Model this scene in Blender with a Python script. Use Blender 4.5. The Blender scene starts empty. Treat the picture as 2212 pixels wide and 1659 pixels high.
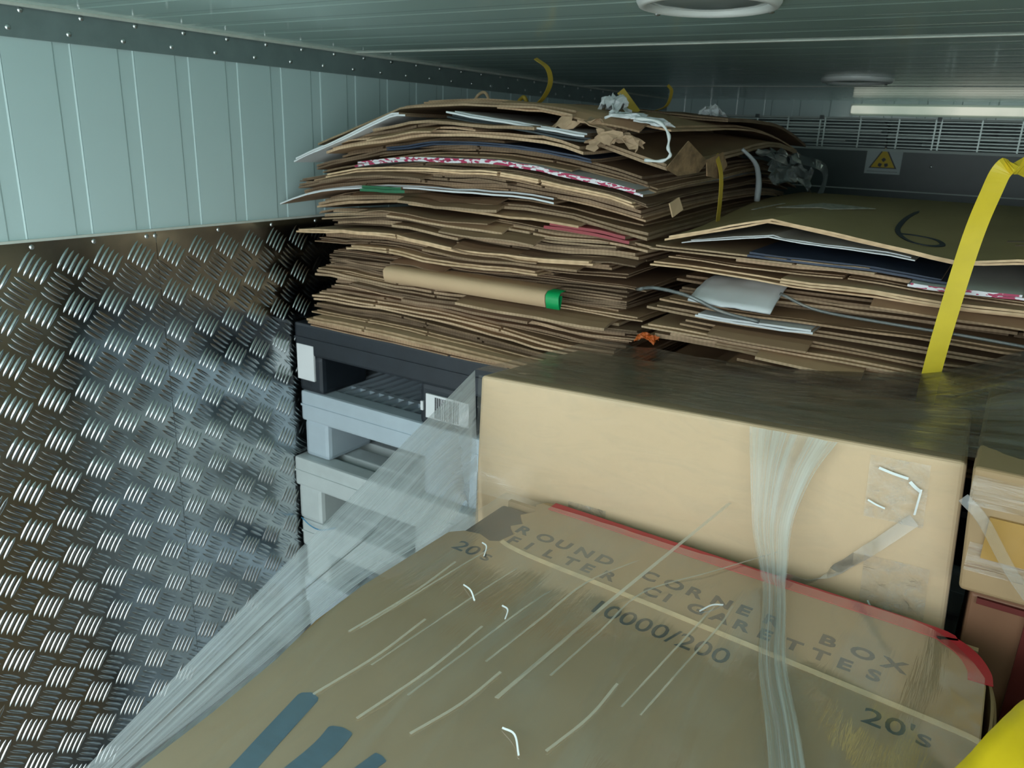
import bpy, bmesh, math, random
from mathutils import Vector, Matrix, noise

# ------------------------------------------------------------------ camera
SC = bpy.context.scene
COL = SC.collection
EYE = 1.9                                   # datum: height of the lens above the truck floor
cam_d = bpy.data.cameras.new('camera')
cam_d.sensor_width = 36.0
cam_d.lens = 1693.6 / 2212 * 36.0
cam_d.clip_start = 0.02
cam = bpy.data.objects.new('camera', cam_d)
COL.objects.link(cam)
cam.matrix_world = Matrix((
    (0.84065209, -0.19366355, 0.50576526, 0.0),
    (0.54038364, 0.23802613, -0.80704961, 0.0),
    (0.03591074, 0.95175522, 0.30474977, EYE),
    (0, 0, 0, 1)))
SC.camera = cam
cam_d.dof.use_dof = True
cam_d.dof.focus_distance = 0.75
cam_d.dof.aperture_fstop = 18.0

# ------------------------------------------------------------------ daylight and exposure
REAR = -0.32                                # plane of the open rear doors
world = bpy.data.worlds.new('daylight')
SC.world = world
world.use_nodes = True
bg = world.node_tree.nodes['Background']
bg.inputs['Color'].default_value = (0.88, 0.98, 1.0, 1)
bg.inputs['Strength'].default_value = 1.0
pd = bpy.data.lights.new('door_portal', 'AREA')      # guides sampling towards the open doors
pd.shape = 'RECTANGLE'
pd.size = 2.46
pd.size_y = 2.04
pd.cycles.is_portal = True
po = bpy.data.objects.new('door_portal', pd)
COL.objects.link(po)
po.location = (0.0, REAR - 0.01, 1.024)
po.rotation_euler = (math.radians(90), 0, 0)
SC.view_settings.view_transform = 'Standard'
SC.view_settings.look = 'None'
SC.view_settings.exposure = 2.0
SC.view_settings.gamma = 1.0
SC.view_settings.use_curve_mapping = False
SC.cycles.max_bounces = 8
SC.cycles.transparent_max_bounces = 16
SC.cycles.caustics_reflective = False
SC.cycles.caustics_refractive = False

RND = random.Random(7)

# ------------------------------------------------------------------ material helpers
def new_mat(name):
    m = bpy.data.materials.new(name)
    m.use_nodes = True
    nt = m.node_tree
    return m, nt, nt.nodes['Principled BSDF']

def node(nt, kind, **kw):
    n = nt.nodes.new(kind)
    for k, v in kw.items():
        if k in n.inputs:
            n.inputs[k].default_value = v
        else:
            setattr(n, k, v)
    return n

def c4(c):
    return (c[0], c[1], c[2], 1.0)

def plain(name, col, rough=0.5, metal=0.0, var=0.12, scale=14.0, spec=0.5, bump=0.0, stretch=(1, 1, 1), per_obj=0.0, coat=0.0):
    """procedural paint/plastic/card: colour mottled by noise, optional per-object tint and fine relief"""
    m, nt, p = new_mat(name)
    tc = node(nt, 'ShaderNodeTexCoord')
    mp = node(nt, 'ShaderNodeMapping')
    mp.inputs['Scale'].default_value = stretch
    nt.links.new(tc.outputs['Object'], mp.inputs['Vector'])
    nz = node(nt, 'ShaderNodeTexNoise', Scale=scale, Detail=5.0, Roughness=0.6)
    nt.links.new(mp.outputs['Vector'], nz.inputs['Vector'])
    rp = node(nt, 'ShaderNodeValToRGB')
    rp.color_ramp.elements[0].position = 0.3
    rp.color_ramp.elements[1].position = 0.72
    rp.color_ramp.elements[0].color = c4([x * (1 - var) for x in col])
    rp.color_ramp.elements[1].color = c4([min(1, x * (1 + var)) for x in col])
    nt.links.new(nz.outputs['Fac'], rp.inputs['Fac'])
    out = rp.outputs['Color']
    if per_obj:
        oi = node(nt, 'ShaderNodeObjectInfo')
        mr = node(nt, 'ShaderNodeMapRange')
        mr.inputs['To Min'].default_value = 1 - per_obj
        mr.inputs['To Max'].default_value = 1 + per_obj
        nt.links.new(oi.outputs['Random'], mr.inputs['Value'])
        hs = node(nt, 'ShaderNodeHueSaturation')
        nt.links.new(mr.outputs['Result'], hs.inputs['Value'])
        nt.links.new(out, hs.inputs['Color'])
        out = hs.outputs['Color']
    nt.links.new(out, p.inputs['Base Color'])
    p.inputs['Roughness'].default_value = rough
    p.inputs['Metallic'].default_value = metal
    p.inputs['Specular IOR Level'].default_value = spec
    p.inputs['Coat Weight'].default_value = coat
    if bump:
        n2 = node(nt, 'ShaderNodeTexNoise', Scale=scale * 7, Detail=3.0)
        nt.links.new(mp.outputs['Vector'], n2.inputs['Vector'])
        b = node(nt, 'ShaderNodeBump', Strength=bump, Distance=0.002)
        nt.links.new(n2.outputs['Fac'], b.inputs['Height'])
        nt.links.new(b.outputs['Normal'], p.inputs['Normal'])
    return m

def flute(name, light, dark, freq=150.0, per_obj=0.35):
    """cut edge of corrugated card: fine flutes along the edge"""
    m, nt, p = new_mat(name)
    tc = node(nt, 'ShaderNodeTexCoord')
    sep = node(nt, 'ShaderNodeSeparateXYZ')
    nt.links.new(tc.outputs['Object'], sep.inputs[0])
    ad = node(nt, 'ShaderNodeMath', operation='ADD')
    nt.links.new(sep.outputs['X'], ad.inputs[0])
    nt.links.new(sep.outputs['Y'], ad.inputs[1])
    mu = node(nt, 'ShaderNodeMath', operation='MULTIPLY')
    mu.inputs[1].default_value = freq * 2 * math.pi
    nt.links.new(ad.outputs[0], mu.inputs[0])
    sn = node(nt, 'ShaderNodeMath', operation='SINE')
    nt.links.new(mu.outputs[0], sn.inputs[0])
    nz = node(nt, 'ShaderNodeTexNoise', Scale=22.0, Detail=4.0)
    nt.links.new(tc.outputs['Object'], nz.inputs['Vector'])
    a2 = node(nt, 'ShaderNodeMath', operation='MULTIPLY_ADD')
    a2.inputs[1].default_value = 0.08
    nt.links.new(sn.outputs[0], a2.inputs[0])
    nt.links.new(nz.outputs['Fac'], a2.inputs[2])
    rp = node(nt, 'ShaderNodeValToRGB')
    rp.color_ramp.elements[0].position = 0.32
    rp.color_ramp.elements[1].position = 0.68
    rp.color_ramp.elements[0].color = c4(dark)
    rp.color_ramp.elements[1].color = c4(light)
    nt.links.new(a2.outputs[0], rp.inputs['Fac'])
    oi = node(nt, 'ShaderNodeObjectInfo')
    mr = node(nt, 'ShaderNodeMapRange')
    mr.inputs['To Min'].default_value = 1 - per_obj
    mr.inputs['To Max'].default_value = 1 + per_obj
    nt.links.new(oi.outputs['Random'], mr.inputs['Value'])
    hs = node(nt, 'ShaderNodeHueSaturation')
    nt.links.new(mr.outputs['Result'], hs.inputs['Value'])
    nt.links.new(rp.outputs['Color'], hs.inputs['Color'])
    nt.links.new(hs.outputs['Color'], p.inputs['Base Color'])
    p.inputs['Roughness'].default_value = 0.85
    p.inputs['Specular IOR Level'].default_value = 0.2
    return m

def film_mat(name, lo, hi, su, sv, tint=(0.80, 0.87, 0.88), gloss=0.10, rough=0.12, warp=0.6, contrast=(0.38, 0.75), bump=0.35):
    """clear stretch film: mostly see-through, milky where it is gathered into streaks along U"""
    m = bpy.data.materials.new(name)
    m.use_nodes = True
    nt = m.node_tree
    nt.nodes.clear()
    out = node(nt, 'ShaderNodeOutputMaterial')
    uv = node(nt, 'ShaderNodeUVMap')
    mp = node(nt, 'ShaderNodeMapping')
    mp.inputs['Scale'].default_value = (su, sv, 1)
    nt.links.new(uv.outputs['UV'], mp.inputs['Vector'])
    nz = node(nt, 'ShaderNodeTexNoise', Scale=1.0, Detail=6.0, Roughness=0.65, Distortion=warp)
    nt.links.new(mp.outputs['Vector'], nz.inputs['Vector'])
    mr = node(nt, 'ShaderNodeMapRange')
    mr.inputs['From Min'].default_value = contrast[0]
    mr.inputs['From Max'].default_value = contrast[1]
    mr.inputs['To Min'].default_value = lo
    mr.inputs['To Max'].default_value = hi
    nt.links.new(nz.outputs['Fac'], mr.inputs['Value'])
    b = node(nt, 'ShaderNodeBump', Strength=bump, Distance=0.004)
    nt.links.new(nz.outputs['Fac'], b.inputs['Height'])
    tr = node(nt, 'ShaderNodeBsdfTransparent')
    di = node(nt, 'ShaderNodeBsdfDiffuse', Color=c4(tint))
    tl = node(nt, 'ShaderNodeBsdfTranslucent', Color=c4(tint))
    mm = node(nt, 'ShaderNodeMixShader')
    mm.inputs[0].default_value = 0.4
    nt.links.new(di.outputs[0], mm.inputs[1])
    nt.links.new(tl.outputs[0], mm.inputs[2])
    m1 = node(nt, 'ShaderNodeMixShader')
    nt.links.new(mr.outputs['Result'], m1.inputs[0])
    nt.links.new(tr.outputs[0], m1.inputs[1])
    nt.links.new(mm.outputs[0], m1.inputs[2])
    gl = node(nt, 'ShaderNodeBsdfGlossy', Roughness=rough)
    nt.links.new(b.outputs['Normal'], gl.inputs['Normal'])
    lw = node(nt, 'ShaderNodeFresnel', IOR=1.5)
    nt.links.new(b.outputs['Normal'], lw.inputs['Normal'])
    ml = node(nt, 'ShaderNodeMath', operation='MULTIPLY')
    ml.inputs[1].default_value = gloss * 10
    ml.use_clamp = True
    nt.links.new(lw.outputs[0], ml.inputs[0])
    m2 = node(nt, 'ShaderNodeMixShader')
    nt.links.new(ml.outputs[0], m2.inputs[0])
    nt.links.new(m1.outputs[0], m2.inputs[1])
    nt.links.new(gl.outputs[0], m2.inputs[2])
    nt.links.new(m2.outputs[0], out.inputs['Surface'])
    return m

def plate_mat(name):
    """aluminium tread plate, rubbed and smeared"""
    m, nt, p = new_mat(name)
    tc = node(nt, 'ShaderNodeTexCoord')
    nz = node(nt, 'ShaderNodeTexNoise', Scale=5.0, Detail=8.0, Roughness=0.65)
    nt.links.new(tc.outputs['Object'], nz.inputs['Vector'])
    mr = node(nt, 'ShaderNodeMapRange')
    mr.inputs['From Min'].default_value = 0.35
    mr.inputs['From Max'].default_value = 0.7
    mr.inputs['To Min'].default_value = 0.12
    mr.inputs['To Max'].default_value = 0.30
    nt.links.new(nz.outputs['Fac'], mr.inputs['Value'])
    nt.links.new(mr.outputs['Result'], p.inputs['Roughness'])
    n2 = node(nt, 'ShaderNodeTexNoise', Scale=60.0, Detail=4.0)
    nt.links.new(tc.outputs['Object'], n2.inputs['Vector'])
    rp = node(nt, 'ShaderNodeValToRGB')
    rp.color_ramp.elements[0].color = (0.42, 0.46, 0.48, 1)
    rp.color_ramp.elements[1].color = (0.60, 0.64, 0.65, 1)
    nt.links.new(n2.outputs['Fac'], rp.inputs['Fac'])
    nt.links.new(rp.outputs['Color'], p.inputs['Base Color'])
    p.inputs['Metallic'].default_value = 1.0
    return m

M = {}
M['wall'] = plain('wall_paint', (0.57, 0.735, 0.74), 0.32, var=0.03, scale=3.0, spec=0.4)
M['ceil'] = plain('ceiling_paint', (0.53, 0.73, 0.68), 0.12, var=0.04, scale=3.0, spec=0.7)
M['trim'] = plain('trim_steel', (0.24, 0.31, 0.31), 0.45, metal=0.3, var=0.1, scale=20)
M['seal'] = plain('sealant', (0.62, 0.66, 0.60), 0.6, var=0.1, scale=40)
M['screw'] = plain('screw_zinc', (0.7, 0.74, 0.74), 0.3, metal=1.0, var=0.05)
M['plate'] = plate_mat('tread_plate')
M['floor'] = plain('floor_alu', (0.30, 0.32, 0.32), 0.45, metal=0.6, var=0.2, scale=9)
M['ground'] = plain('yard_concrete', (0.50, 0.51, 0.49), 0.9, var=0.15, scale=2)
KF = [plain('kraft_a', (0.32, 0.205, 0.118), 0.75, var=0.12, scale=10, spec=0.25, per_obj=0.35),
      plain('kraft_b', (0.39, 0.255, 0.145), 0.75, var=0.12, scale=10, spec=0.25, per_obj=0.35),
      plain('kraft_c', (0.26, 0.165, 0.10), 0.75, var=0.15, scale=10, spec=0.25, per_obj=0.35),
      plain('kraft_d', (0.49, 0.325, 0.19), 0.7, var=0.10, scale=10, spec=0.25, per_obj=0.15)]
KE = [flute('flute_a', (0.40, 0.275, 0.17), (0.27, 0.185, 0.115)),
      flute('flute_b', (0.56, 0.405, 0.26), (0.40, 0.285, 0.18)),
      flute('flute_c', (0.28, 0.195, 0.125), (0.18, 0.125, 0.08), 180),
      flute('flute_d', (0.66, 0.48, 0.30), (0.50, 0.35, 0.21), 60)]
M['white_card'] = plain('white_card', (0.74, 0.78, 0.80), 0.5, var=0.05, scale=15)
M['blue_card'] = plain('blue_print', (0.028, 0.045, 0.085), 0.5, var=0.2, scale=15)
M['green_card'] = plain('green_print', (0.03, 0.17, 0.08), 0.5, var=0.2, scale=15)
M['dark_card'] = plain('dark_print', (0.035, 0.05, 0.055), 0.5, var=0.2, scale=15)
M['red_card'] = plain('red_print', (0.34, 0.05, 0.06), 0.5, var=0.15, scale=15)
M['tan_card'] = plain('tan_card', (0.62, 0.44, 0.27), 0.65, var=0.06, scale=8, spec=0.3)
M['orange'] = plain('orange_print', (0.75, 0.17, 0.03), 0.5, var=0.1)
M['green_tape'] = plain('green_tape', (0.0, 0.36, 0.10), 0.35, var=0.06)

# ------------------------------------------------------------------ mesh helpers
def link_mesh(name, verts, faces, mats, parent=None, fmat=None, smooth=False, uvs=None):
    me = bpy.data.meshes.new(name)
    me.from_pydata(verts, [], faces)
    for m in (mats if isinstance(mats, (list, tuple)) else [mats]):
        me.materials.append(m)
    if fmat:
        me.polygons.foreach_set('material_index', fmat)
    if smooth:
        me.polygons.foreach_set('use_smooth', [True] * len(me.polygons))
    if uvs:
        ul = me.uv_layers.new(name='UVMap')
        for lp in me.loops:
            ul.data[lp.index].uv = uvs[lp.vertex_index]
    me.update()
    o = bpy.data.objects.new(name, me)
    COL.objects.link(o)
    if parent:
        o.parent = parent
    return o

def bm_obj(name, bm, mat, parent=None, smooth=False):
    me = bpy.data.meshes.new(name)
    bm.normal_update()
    bm.to_mesh(me)
    bm.free()
    for m in (mat if isinstance(mat, (list, tuple)) else [mat]):
        me.materials.append(m)
    if smooth:
        me.polygons.foreach_set('use_smooth', [True] * len(me.polygons))
    o = bpy.data.objects.new(name, me)
    COL.objects.link(o)
    if parent:
        o.parent = parent
    return o

def add_box(bm, x0, x1, y0, y1, z0, z1, bevel=0.0, mi=0):
    vs = [bm.verts.new(v) for v in ((x0, y0, z0), (x1, y0, z0), (x1, y1, z0), (x0, y1, z0),
                                    (x0, y0, z1), (x1, y0, z1), (x1, y1, z1), (x0, y1, z1))]
    fs = [bm.faces.new([vs[i] for i in f]) for f in ((0, 3, 2, 1), (4, 5, 6, 7), (0, 1, 5, 4), (1, 2, 6, 5), (2, 3, 7, 6), (3, 0, 4, 7))]
    for f in fs:
        f.material_index = mi
    if bevel:
        es = list({e for f in fs for e in f.edges})
        bmesh.ops.bevel(bm, geom=es, offset=bevel, segments=2, affect='EDGES', profile=0.6, clamp_overlap=True)

def box(name, x0, x1, y0, y1, z0, z1, mat, parent=None, bevel=0.0):
    bm = bmesh.new()
    add_box(bm, x0, x1, y0, y1, z0, z1, bevel)
    return bm_obj(name, bm, mat, parent)

def empty(name, loc):
    o = bpy.data.objects.new(name, None)
    o.empty_display_size = 0.05
    o.location = loc
    COL.objects.link(o)
    return o

def tag(o, label=None, cat=None, group=None, kind=None):
    if label: o['label'] = label
    if cat: o['category'] = cat
    if group: o['group'] = group
    if kind: o['kind'] = kind
    return o

def rel(o, parent):
    """parent keeping world placement (parents are never rotated or scaled here)"""
    o.parent = parent
    o.location = o.location - parent.location
    return o

def catmull(pts, n):
    P = [Vector(p) for p in pts]
    if len(P) < 3:
        return [P[0].lerp(P[-1], i / n) for i in range(n + 1)]
    P = [P[0] * 2 - P[1]] + P + [P[-1] * 2 - P[-2]]
    segs = len(P) - 3
    out = []
    for i in range(n + 1):
        t = i / n * segs
        k = min(int(t), segs - 1)
        t -= k
        a, b, c, d = P[k:k + 4]
        out.append(0.5 * ((2 * b) + (c - a) * t + (2 * a - 5 * b + 4 * c - d) * t * t + (3 * b - a - 3 * c + d) * t ** 3))
    return out

def ribbon(name, pts, width, wdir, mat, th=0.0008, n=24, parent=None, twist=0.0):
    path = catmull(pts, n)
    wd = [Vector(w) for w in (wdir if isinstance(wdir[0], (tuple, list, Vector)) else [wdir, wdir])]
    verts, faces = [], []
    for i, p in enumerate(path):
        t = i / n
        tg = (path[min(i + 1, n)] - path[max(i - 1, 0)]).normalized()
        k = t * (len(wd) - 1)
        a = int(min(k, len(wd) - 2))
        w = wd[a].lerp(wd[a + 1], k - a)
        w = (w - tg * w.dot(tg)).normalized()
        nn = tg.cross(w).normalized()
        if twist:
            q = Matrix.Rotation(twist * t, 3, tg)
            w, nn = q @ w, q @ nn
        for sx, sz in ((-1, -1), (1, -1), (1, 1), (-1, 1)):
            verts.append(p + w * sx * width / 2 + nn * sz * th / 2)
    for i in range(n):
        for k in range(4):
            a, b = i * 4 + k, i * 4 + (k + 1) % 4
            faces.append((a, b, b + 4, a + 4))
    faces += [(3, 2, 1, 0), tuple(n * 4 + k for k in range(4))]
    return link_mesh(name, verts, faces, mat, parent)

def tube(name, pts, r, mat, n=20, seg=6, parent=None):
    path = catmull(pts, n)
    verts, faces = [], []
    up = Vector((0.3, 0.2, 1)).normalized()
    for i, p in enumerate(path):
        tg = (path[min(i + 1, n)] - path[max(i - 1, 0)]).normalized()
        a = tg.cross(up).normalized()
        b = tg.cross(a)
        rr = r(i / n) if callable(r) else r
        for k in range(seg):
            an = 2 * math.pi * k / seg
            verts.append(p + a * math.cos(an) * rr + b * math.sin(an) * rr)
    for i in range(n):
        for k in range(seg):
            k2 = (k + 1) % seg
            faces.append((i * seg + k, i * seg + k2, (i + 1) * seg + k2, (i + 1) * seg + k))
    faces += [tuple(range(seg))[::-1], tuple(n * seg + k for k in range(seg))]
    return link_mesh(name, verts, faces, mat, parent, smooth=True)

def patch(name, fn, nu, nv, mat, parent=None):
    """thin film sheet: grid of fn(u, v) with UVs"""
    verts, faces, uvs = [], [], []
    for j in range(nv + 1):
        for i in range(nu + 1):
            u, v = i / nu, j / nv
            verts.append(fn(u, v))
            uvs.append((u, v))
    for j in range(nv):
        for i in range(nu):
            a = j * (nu + 1) + i
            faces.append((a, a + 1, a + nu + 2, a + nu + 1))
    return link_mesh(name, verts, faces, mat, parent, smooth=True, uvs=uvs)

def fbm(x, y, z=0.0, o=4):
    return noise.fractal(Vector((x, y, z)), 1.0, 2.0, o)

def Z(z):
    return EYE + z

def text_mesh(name, body, size, mat, parent, loc, xscale=1.0, spacing=1.0, rot=None, width=None, bold=0.0):
    cu = bpy.data.curves.new(name, 'FONT')
    cu.body = body
    cu.size = size
    cu.offset = bold
    cu.space_character = spacing
    cu.extrude = 0.00015
    cu.resolution_u = 3
    t = bpy.data.objects.new(name + '_src', cu)
    COL.objects.link(t)
    dg = bpy.context.evaluated_depsgraph_get()
    dg.update()
    me = bpy.data.meshes.new_from_object(t.evaluated_get(dg))
    bpy.data.objects.remove(t)
    bpy.data.curves.remove(cu)
    xs = [v.co.x for v in me.vertices]
    if width:
        xscale = width / (max(xs) - min(xs))
    x00 = min(xs)
    for v in me.vertices:
        v.co.x = (v.co.x - x00) * xscale
    me.materials.clear()
    me.materials.append(mat)
    o = bpy.data.objects.new(name, me)
    COL.objects.link(o)
    o.location = loc
    if rot:
        o.rotation_euler = rot
    if parent:
        rel(o, parent)
    return o

# ================================================================== truck body
CEIL = Z(0.149)
XL, XR, YF = -1.25, 1.25, 3.05
PITCH = 0.1018
PLATE_TOP = Z(-0.1825)

ground = box('ground', -30, 30, -60, REAR - 0.05, -1.2, -1.1, M['ground'])
tag(ground, kind='structure')
floor = box('floor', XL, XR, REAR, YF, -0.05, 0.0, M['floor'])
tag(floor, kind='structure')

def rib_strip(axis_pts, lo, hi, place):
    """one pressed panel: flat, then a shallow groove, then a hairline joint"""
    verts, faces = [], []
    for (a, d) in axis_pts:
        verts.append(place(a, lo, d))
        verts.append(place(a, hi, d))
    n = len(axis_pts)
    for i in range(n - 1):
        faces.append((2 * i, 2 * i + 2, 2 * i + 3, 2 * i + 1))
    return verts, faces

# left wall: backing, pressed panels above, tread plates below
wall_left = box('wall_left', XL - 0.08, XL - 0.006, REAR, YF + 0.08, -0.05, CEIL + 0.08, M['wall'])
tag(wall_left, kind='structure')
gd = 0.0012
prof = [(0.0, -0.0055), (0.0006, 0.0), (0.0735, 0.0), (0.0762, -gd), (0.0990, -gd), (0.1010, 0.0), (0.1014, 0.0), (PITCH, -0.0055)]
pm = None
y = 0.6101 - 9 * PITCH
while y < YF:
    if pm is None:
        vs, fs = rib_strip(prof, PLATE_TOP - 0.02, CEIL, lambda a, h, d: (d, a, h))
        ob = link_mesh('panel', vs, [f[::-1] for f in fs], M['wall'], wall_left)
        pm = ob.data
    else:
        ob = bpy.data.objects.new('panel', pm)
        COL.objects.link(ob)
        ob.parent = wall_left
    ob.location = (XL, y, 0)
    y += PITCH

# tread plates with raised five-bar clusters
PLATES = [(REAR, 0.8185), (0.8195, 2.04), (2.041, YF)]
plates = []
for a, b in PLATES:
    p = box('tread_plate', XL - 0.006, XL + 0.0015, a, b, 0.0, PLATE_TOP, M['plate'], wall_left)
    p['label'] = 'aluminium tread plate with raised five-bar pattern'
    plates.append(p)
capm = box('edge_strip', XL - 0.006, XL + 0.0035, REAR, YF, PLATE_TOP - 0.0, PLATE_TOP + 0.004, M['seal'], wall_left)

def bar_mesh(bm, cy, cz, ang, L=0.0395, W=0.0060, H=0.0021, nl=6, nw=4):
    ca, sa = math.cos(ang), math.sin(ang)
    g = []
    for i in range(nl + 1):
        s = -1 + 2 * i / nl
        w = W * math.sqrt(max(0.0, 1 - s * s)) * 0.5 + 0.0002
        row = []
        for j in range(nw + 1):
            t = -1 + 2 * j / nw
            h = H * math.sqrt(max(0, 1 - t * t)) * max(0.0, 1 - s ** 4)
            l, c = s * L / 2, t * w
            row.append(bm.verts.new((h, cy + l * ca - c * sa, cz + l * sa + c * ca)))
        g.append(row)
    for i in range(nl):
        for j in range(nw):
            bm.faces.new((g[i][j], g[i][j + 1], g[i + 1][j + 1], g[i + 1][j]))

def cluster(bm, ang, oy=0.0, oz=0.0, nl=6, nw=4):
    pa = ang - math.pi / 2
    for k in range(-2, 3):
        bar_mesh(bm, oy + k * 0.0093 * math.cos(pa), oz + k * 0.0093 * math.sin(pa), ang, nl=nl, nw=nw)

A1, A2 = math.radians(54), math.radians(-40)
Rinv = cam.matrix_world.inverted()
spots = []
for i in range(-12, 32):
    for j in range(-8, 17):
        for s in (0, 1):
            yy = 0.5545 + 0.0587 * (i + 0.5 * s)
            zz = Z(-0.645) - 0.0705 * (j + (0.5 if s else 0))
            if zz > PLATE_TOP - 0.028 or zz < 0.25 or yy < REAR + 0.03 or yy > 2.2:
                continue
            if abs(yy - 0.819) < 0.006:
                pass
            c = Rinv @ Vector((XL, yy, zz))
            u = 1106 + 1693.6 * c.x / -c.z if c.z < 0 else -1
            v = 829.5 - 1693.6 * c.y / -c.z if c.z < 0 else -1
            vis = c.z < 0 and -20 < u < 660 and 440 < v < 1680 and (v < 1270 - (u - 600) or u < 215) 
            spots.append((0 if vis else 1, -c.z if c.z < 0 else 9, yy, zz, s))
spots.sort()
bmA = bmesh.new(); cluster(bmA, A1)
bmB = bmesh.new(); cluster(bmB, A2)
def me_from(bm, name):
    me = bpy.data.meshes.new(name)
    bm.to_mesh(me); bm.free()
    me.materials.append(M['plate'])
    me.polygons.foreach_set('use_smooth', [True] * len(me.polygons))
    return me
mA, mB = me_from(bmA, 'tread_cluster'), me_from(bmB, 'tread_cluster')
for k, (vis, d, yy, zz, s) in enumerate(spots[:300]):
    o = bpy.data.objects.new('tread_cluster', mB if s else mA)
    COL.objects.link(o)
    o.parent = plates[0] if yy < 0.819 else plates[1]
    o.location = (XL + 0.0013, yy, zz)
bms = [bmesh.new(), bmesh.new(), bmesh.new()]
for (vis, d, yy, zz, s) in spots[300:]:
    q = 0 if yy < 0.819 else (1 if yy < 2.04 else 2)
    cluster(bms[q], A2 if s else A1, yy, zz, nl=4, nw=2)
for q, bm in enumerate(bms):
    o = bm_obj('tread_pattern', bm, M['plate'], plates[q], smooth=True)
    o.location = (XL + 0.0013, 0, 0)
    o['kind'] = 'stuff'

# screw heads
def screw_mesh(r=0.004, h=0.002):
    bm = bmesh.new()
    rings = []
    for k in range(4):
        a = k / 3 * math.pi / 2
        rr, hh = r * math.cos(a), h * math.sin(a)
        if k == 3:
            rings.append([bm.verts.new((h, 0, 0))])
        else:
            rings.append([bm.verts.new((hh, rr * math.cos(2 * math.pi * i / 8), rr * math.sin(2 * math.pi * i / 8))) for i in range(8)])
    for k in range(2):
        for i in range(8):
            bm.faces.new((rings[k][i], rings[k][(i + 1) % 8], rings[k + 1][(i + 1) % 8], rings[k + 1][i]))
    for i in range(8):
        bm.faces.new((rings[2][i], rings[2][(i + 1) % 8], rings[3][0]))
    me = bpy.data.meshes.new('screw')
    bm.to_mesh(me); bm.free()
    me.materials.append(M['screw'])
    me.polygons.foreach_set('use_smooth', [True] * len(me.polygons))
    return me
scr = screw_mesh()
def screw(parent, loc):
    o = bpy.data.objects.new('screw', scr)
    COL.objects.link(o)
    o.parent = parent
    o.location = Vector(loc) - parent.location
    return o
for yy in [0.6129 - 0.1125 * k for k in range(1, 6)] + [0.6129, 0.7096, 0.8022, 0.8182, 0.9477, 1.0728, 1.19, 1.31, 1.43]:
    screw(plates[0] if yy < 0.819 else plates[1], (XL + 0.0015, yy, Z(-0.190)))

# corner trim between wall and ceiling
bm = bmesh.new()
add_box(bm, XL, XL + 0.003, REAR, YF, Z(0.1035), CEIL - 0.002)
add_box(bm, XL + 0.003, XL + 0.007, REAR, YF, CEIL - 0.005, CEIL - 0.001)
trim = bm_obj('trim_1', bm, M['trim'])
tag(trim, kind='structure')
box('sealant_bead', XL + 0.003, XL + 0.010, REAR, YF, CEIL - 0.0045, CEIL + 0.0005, M['seal'], trim, 0.001)
for k in range(-6, 22):
    screw(trim, (XL + 0.003, 0.6241 + 0.0861 * k, Z(0.1160)))
    screw(trim, (XL + 0.003, 0.6440 + 0.0878 * k, Z(0.1405)))

# ceiling: backing and cross panels
ceiling = box('ceiling', XL - 0.08, XR + 0.08, REAR, YF + 0.08, CEIL + 0.006, CEIL + 0.08, M['ceil'])
tag(ceiling, kind='structure')
cprof = [(0.0, 0.0007), (0.0004, 0.0), (0.0720, 0.0), (0.0780, 0.0003), (0.0960, 0.0003), (0.1010, 0.0), (0.1014, 0.0), (PITCH, 0.0007)]
cm = None
y = 1.32 - 16 * PITCH
while y < YF - 0.02:
    if cm is None:
        vs, fs = rib_strip(cprof, XL, XR, lambda a, h, d: (h, a, d))
        ob = link_mesh('panel', vs, [f for f in fs], M['ceil'], ceiling)
        cm = ob.data
    else:
        ob = bpy.data.objects.new('panel', cm)
        COL.objects.link(ob)
        ob.parent = ceiling
    ob.location = (0, y, CEIL)
    y += PITCH
box('joint_strip', XL + 0.01, XR, 1.316, 1.324, CEIL - 0.0012, CEIL + 0.002, M['seal'], ceiling)
box('joint_strip', XL + 0.01, XR, 0.298, 0.306, CEIL - 0.0012, CEIL + 0.002, M['seal'], ceiling)
box('joint_strip', XL + 0.01, XR, 2.334, 2.342, CEIL - 0.0012, CEIL + 0.002, M['seal'], ceiling)

# front wall and right wall
wall_front = box('wall_front', XL - 0.08, XR + 0.08, YF + 0.006, YF + 0.08, -0.05, CEIL + 0.08, M['wall'])
tag(wall_front, kind='structure')
fm = None
x = XL
M['wallg'] = plain('front_wall_gloss', (0.60, 0.74, 0.73), 0.14, var=0.03, scale=3.0, spec=0.6)
while x < XR - 0.02:
    if fm is None:
        vs, fs = rib_strip(prof, 0.0, CEIL, lambda a, h, d: (a, -d, h))
        ob = link_mesh('panel', vs, fs, M['wallg'], wall_front)
        fm = ob.data
    else:
        ob = bpy.data.objects.new('panel', fm)
        COL.objects.link(ob)
        ob.parent = wall_front
    ob.location = (x, YF, 0)
    x += PITCH
wall_right = box('wall_right', XR, XR + 0.08, REAR, YF + 0.08, -0.05, CEIL + 0.08, M['wall'])
tag(wall_right, kind='structure')
box('tread_plate', XR - 0.006, XR, REAR, YF, 0.0, PLATE_TOP, M['plate'], wall_right)

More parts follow.
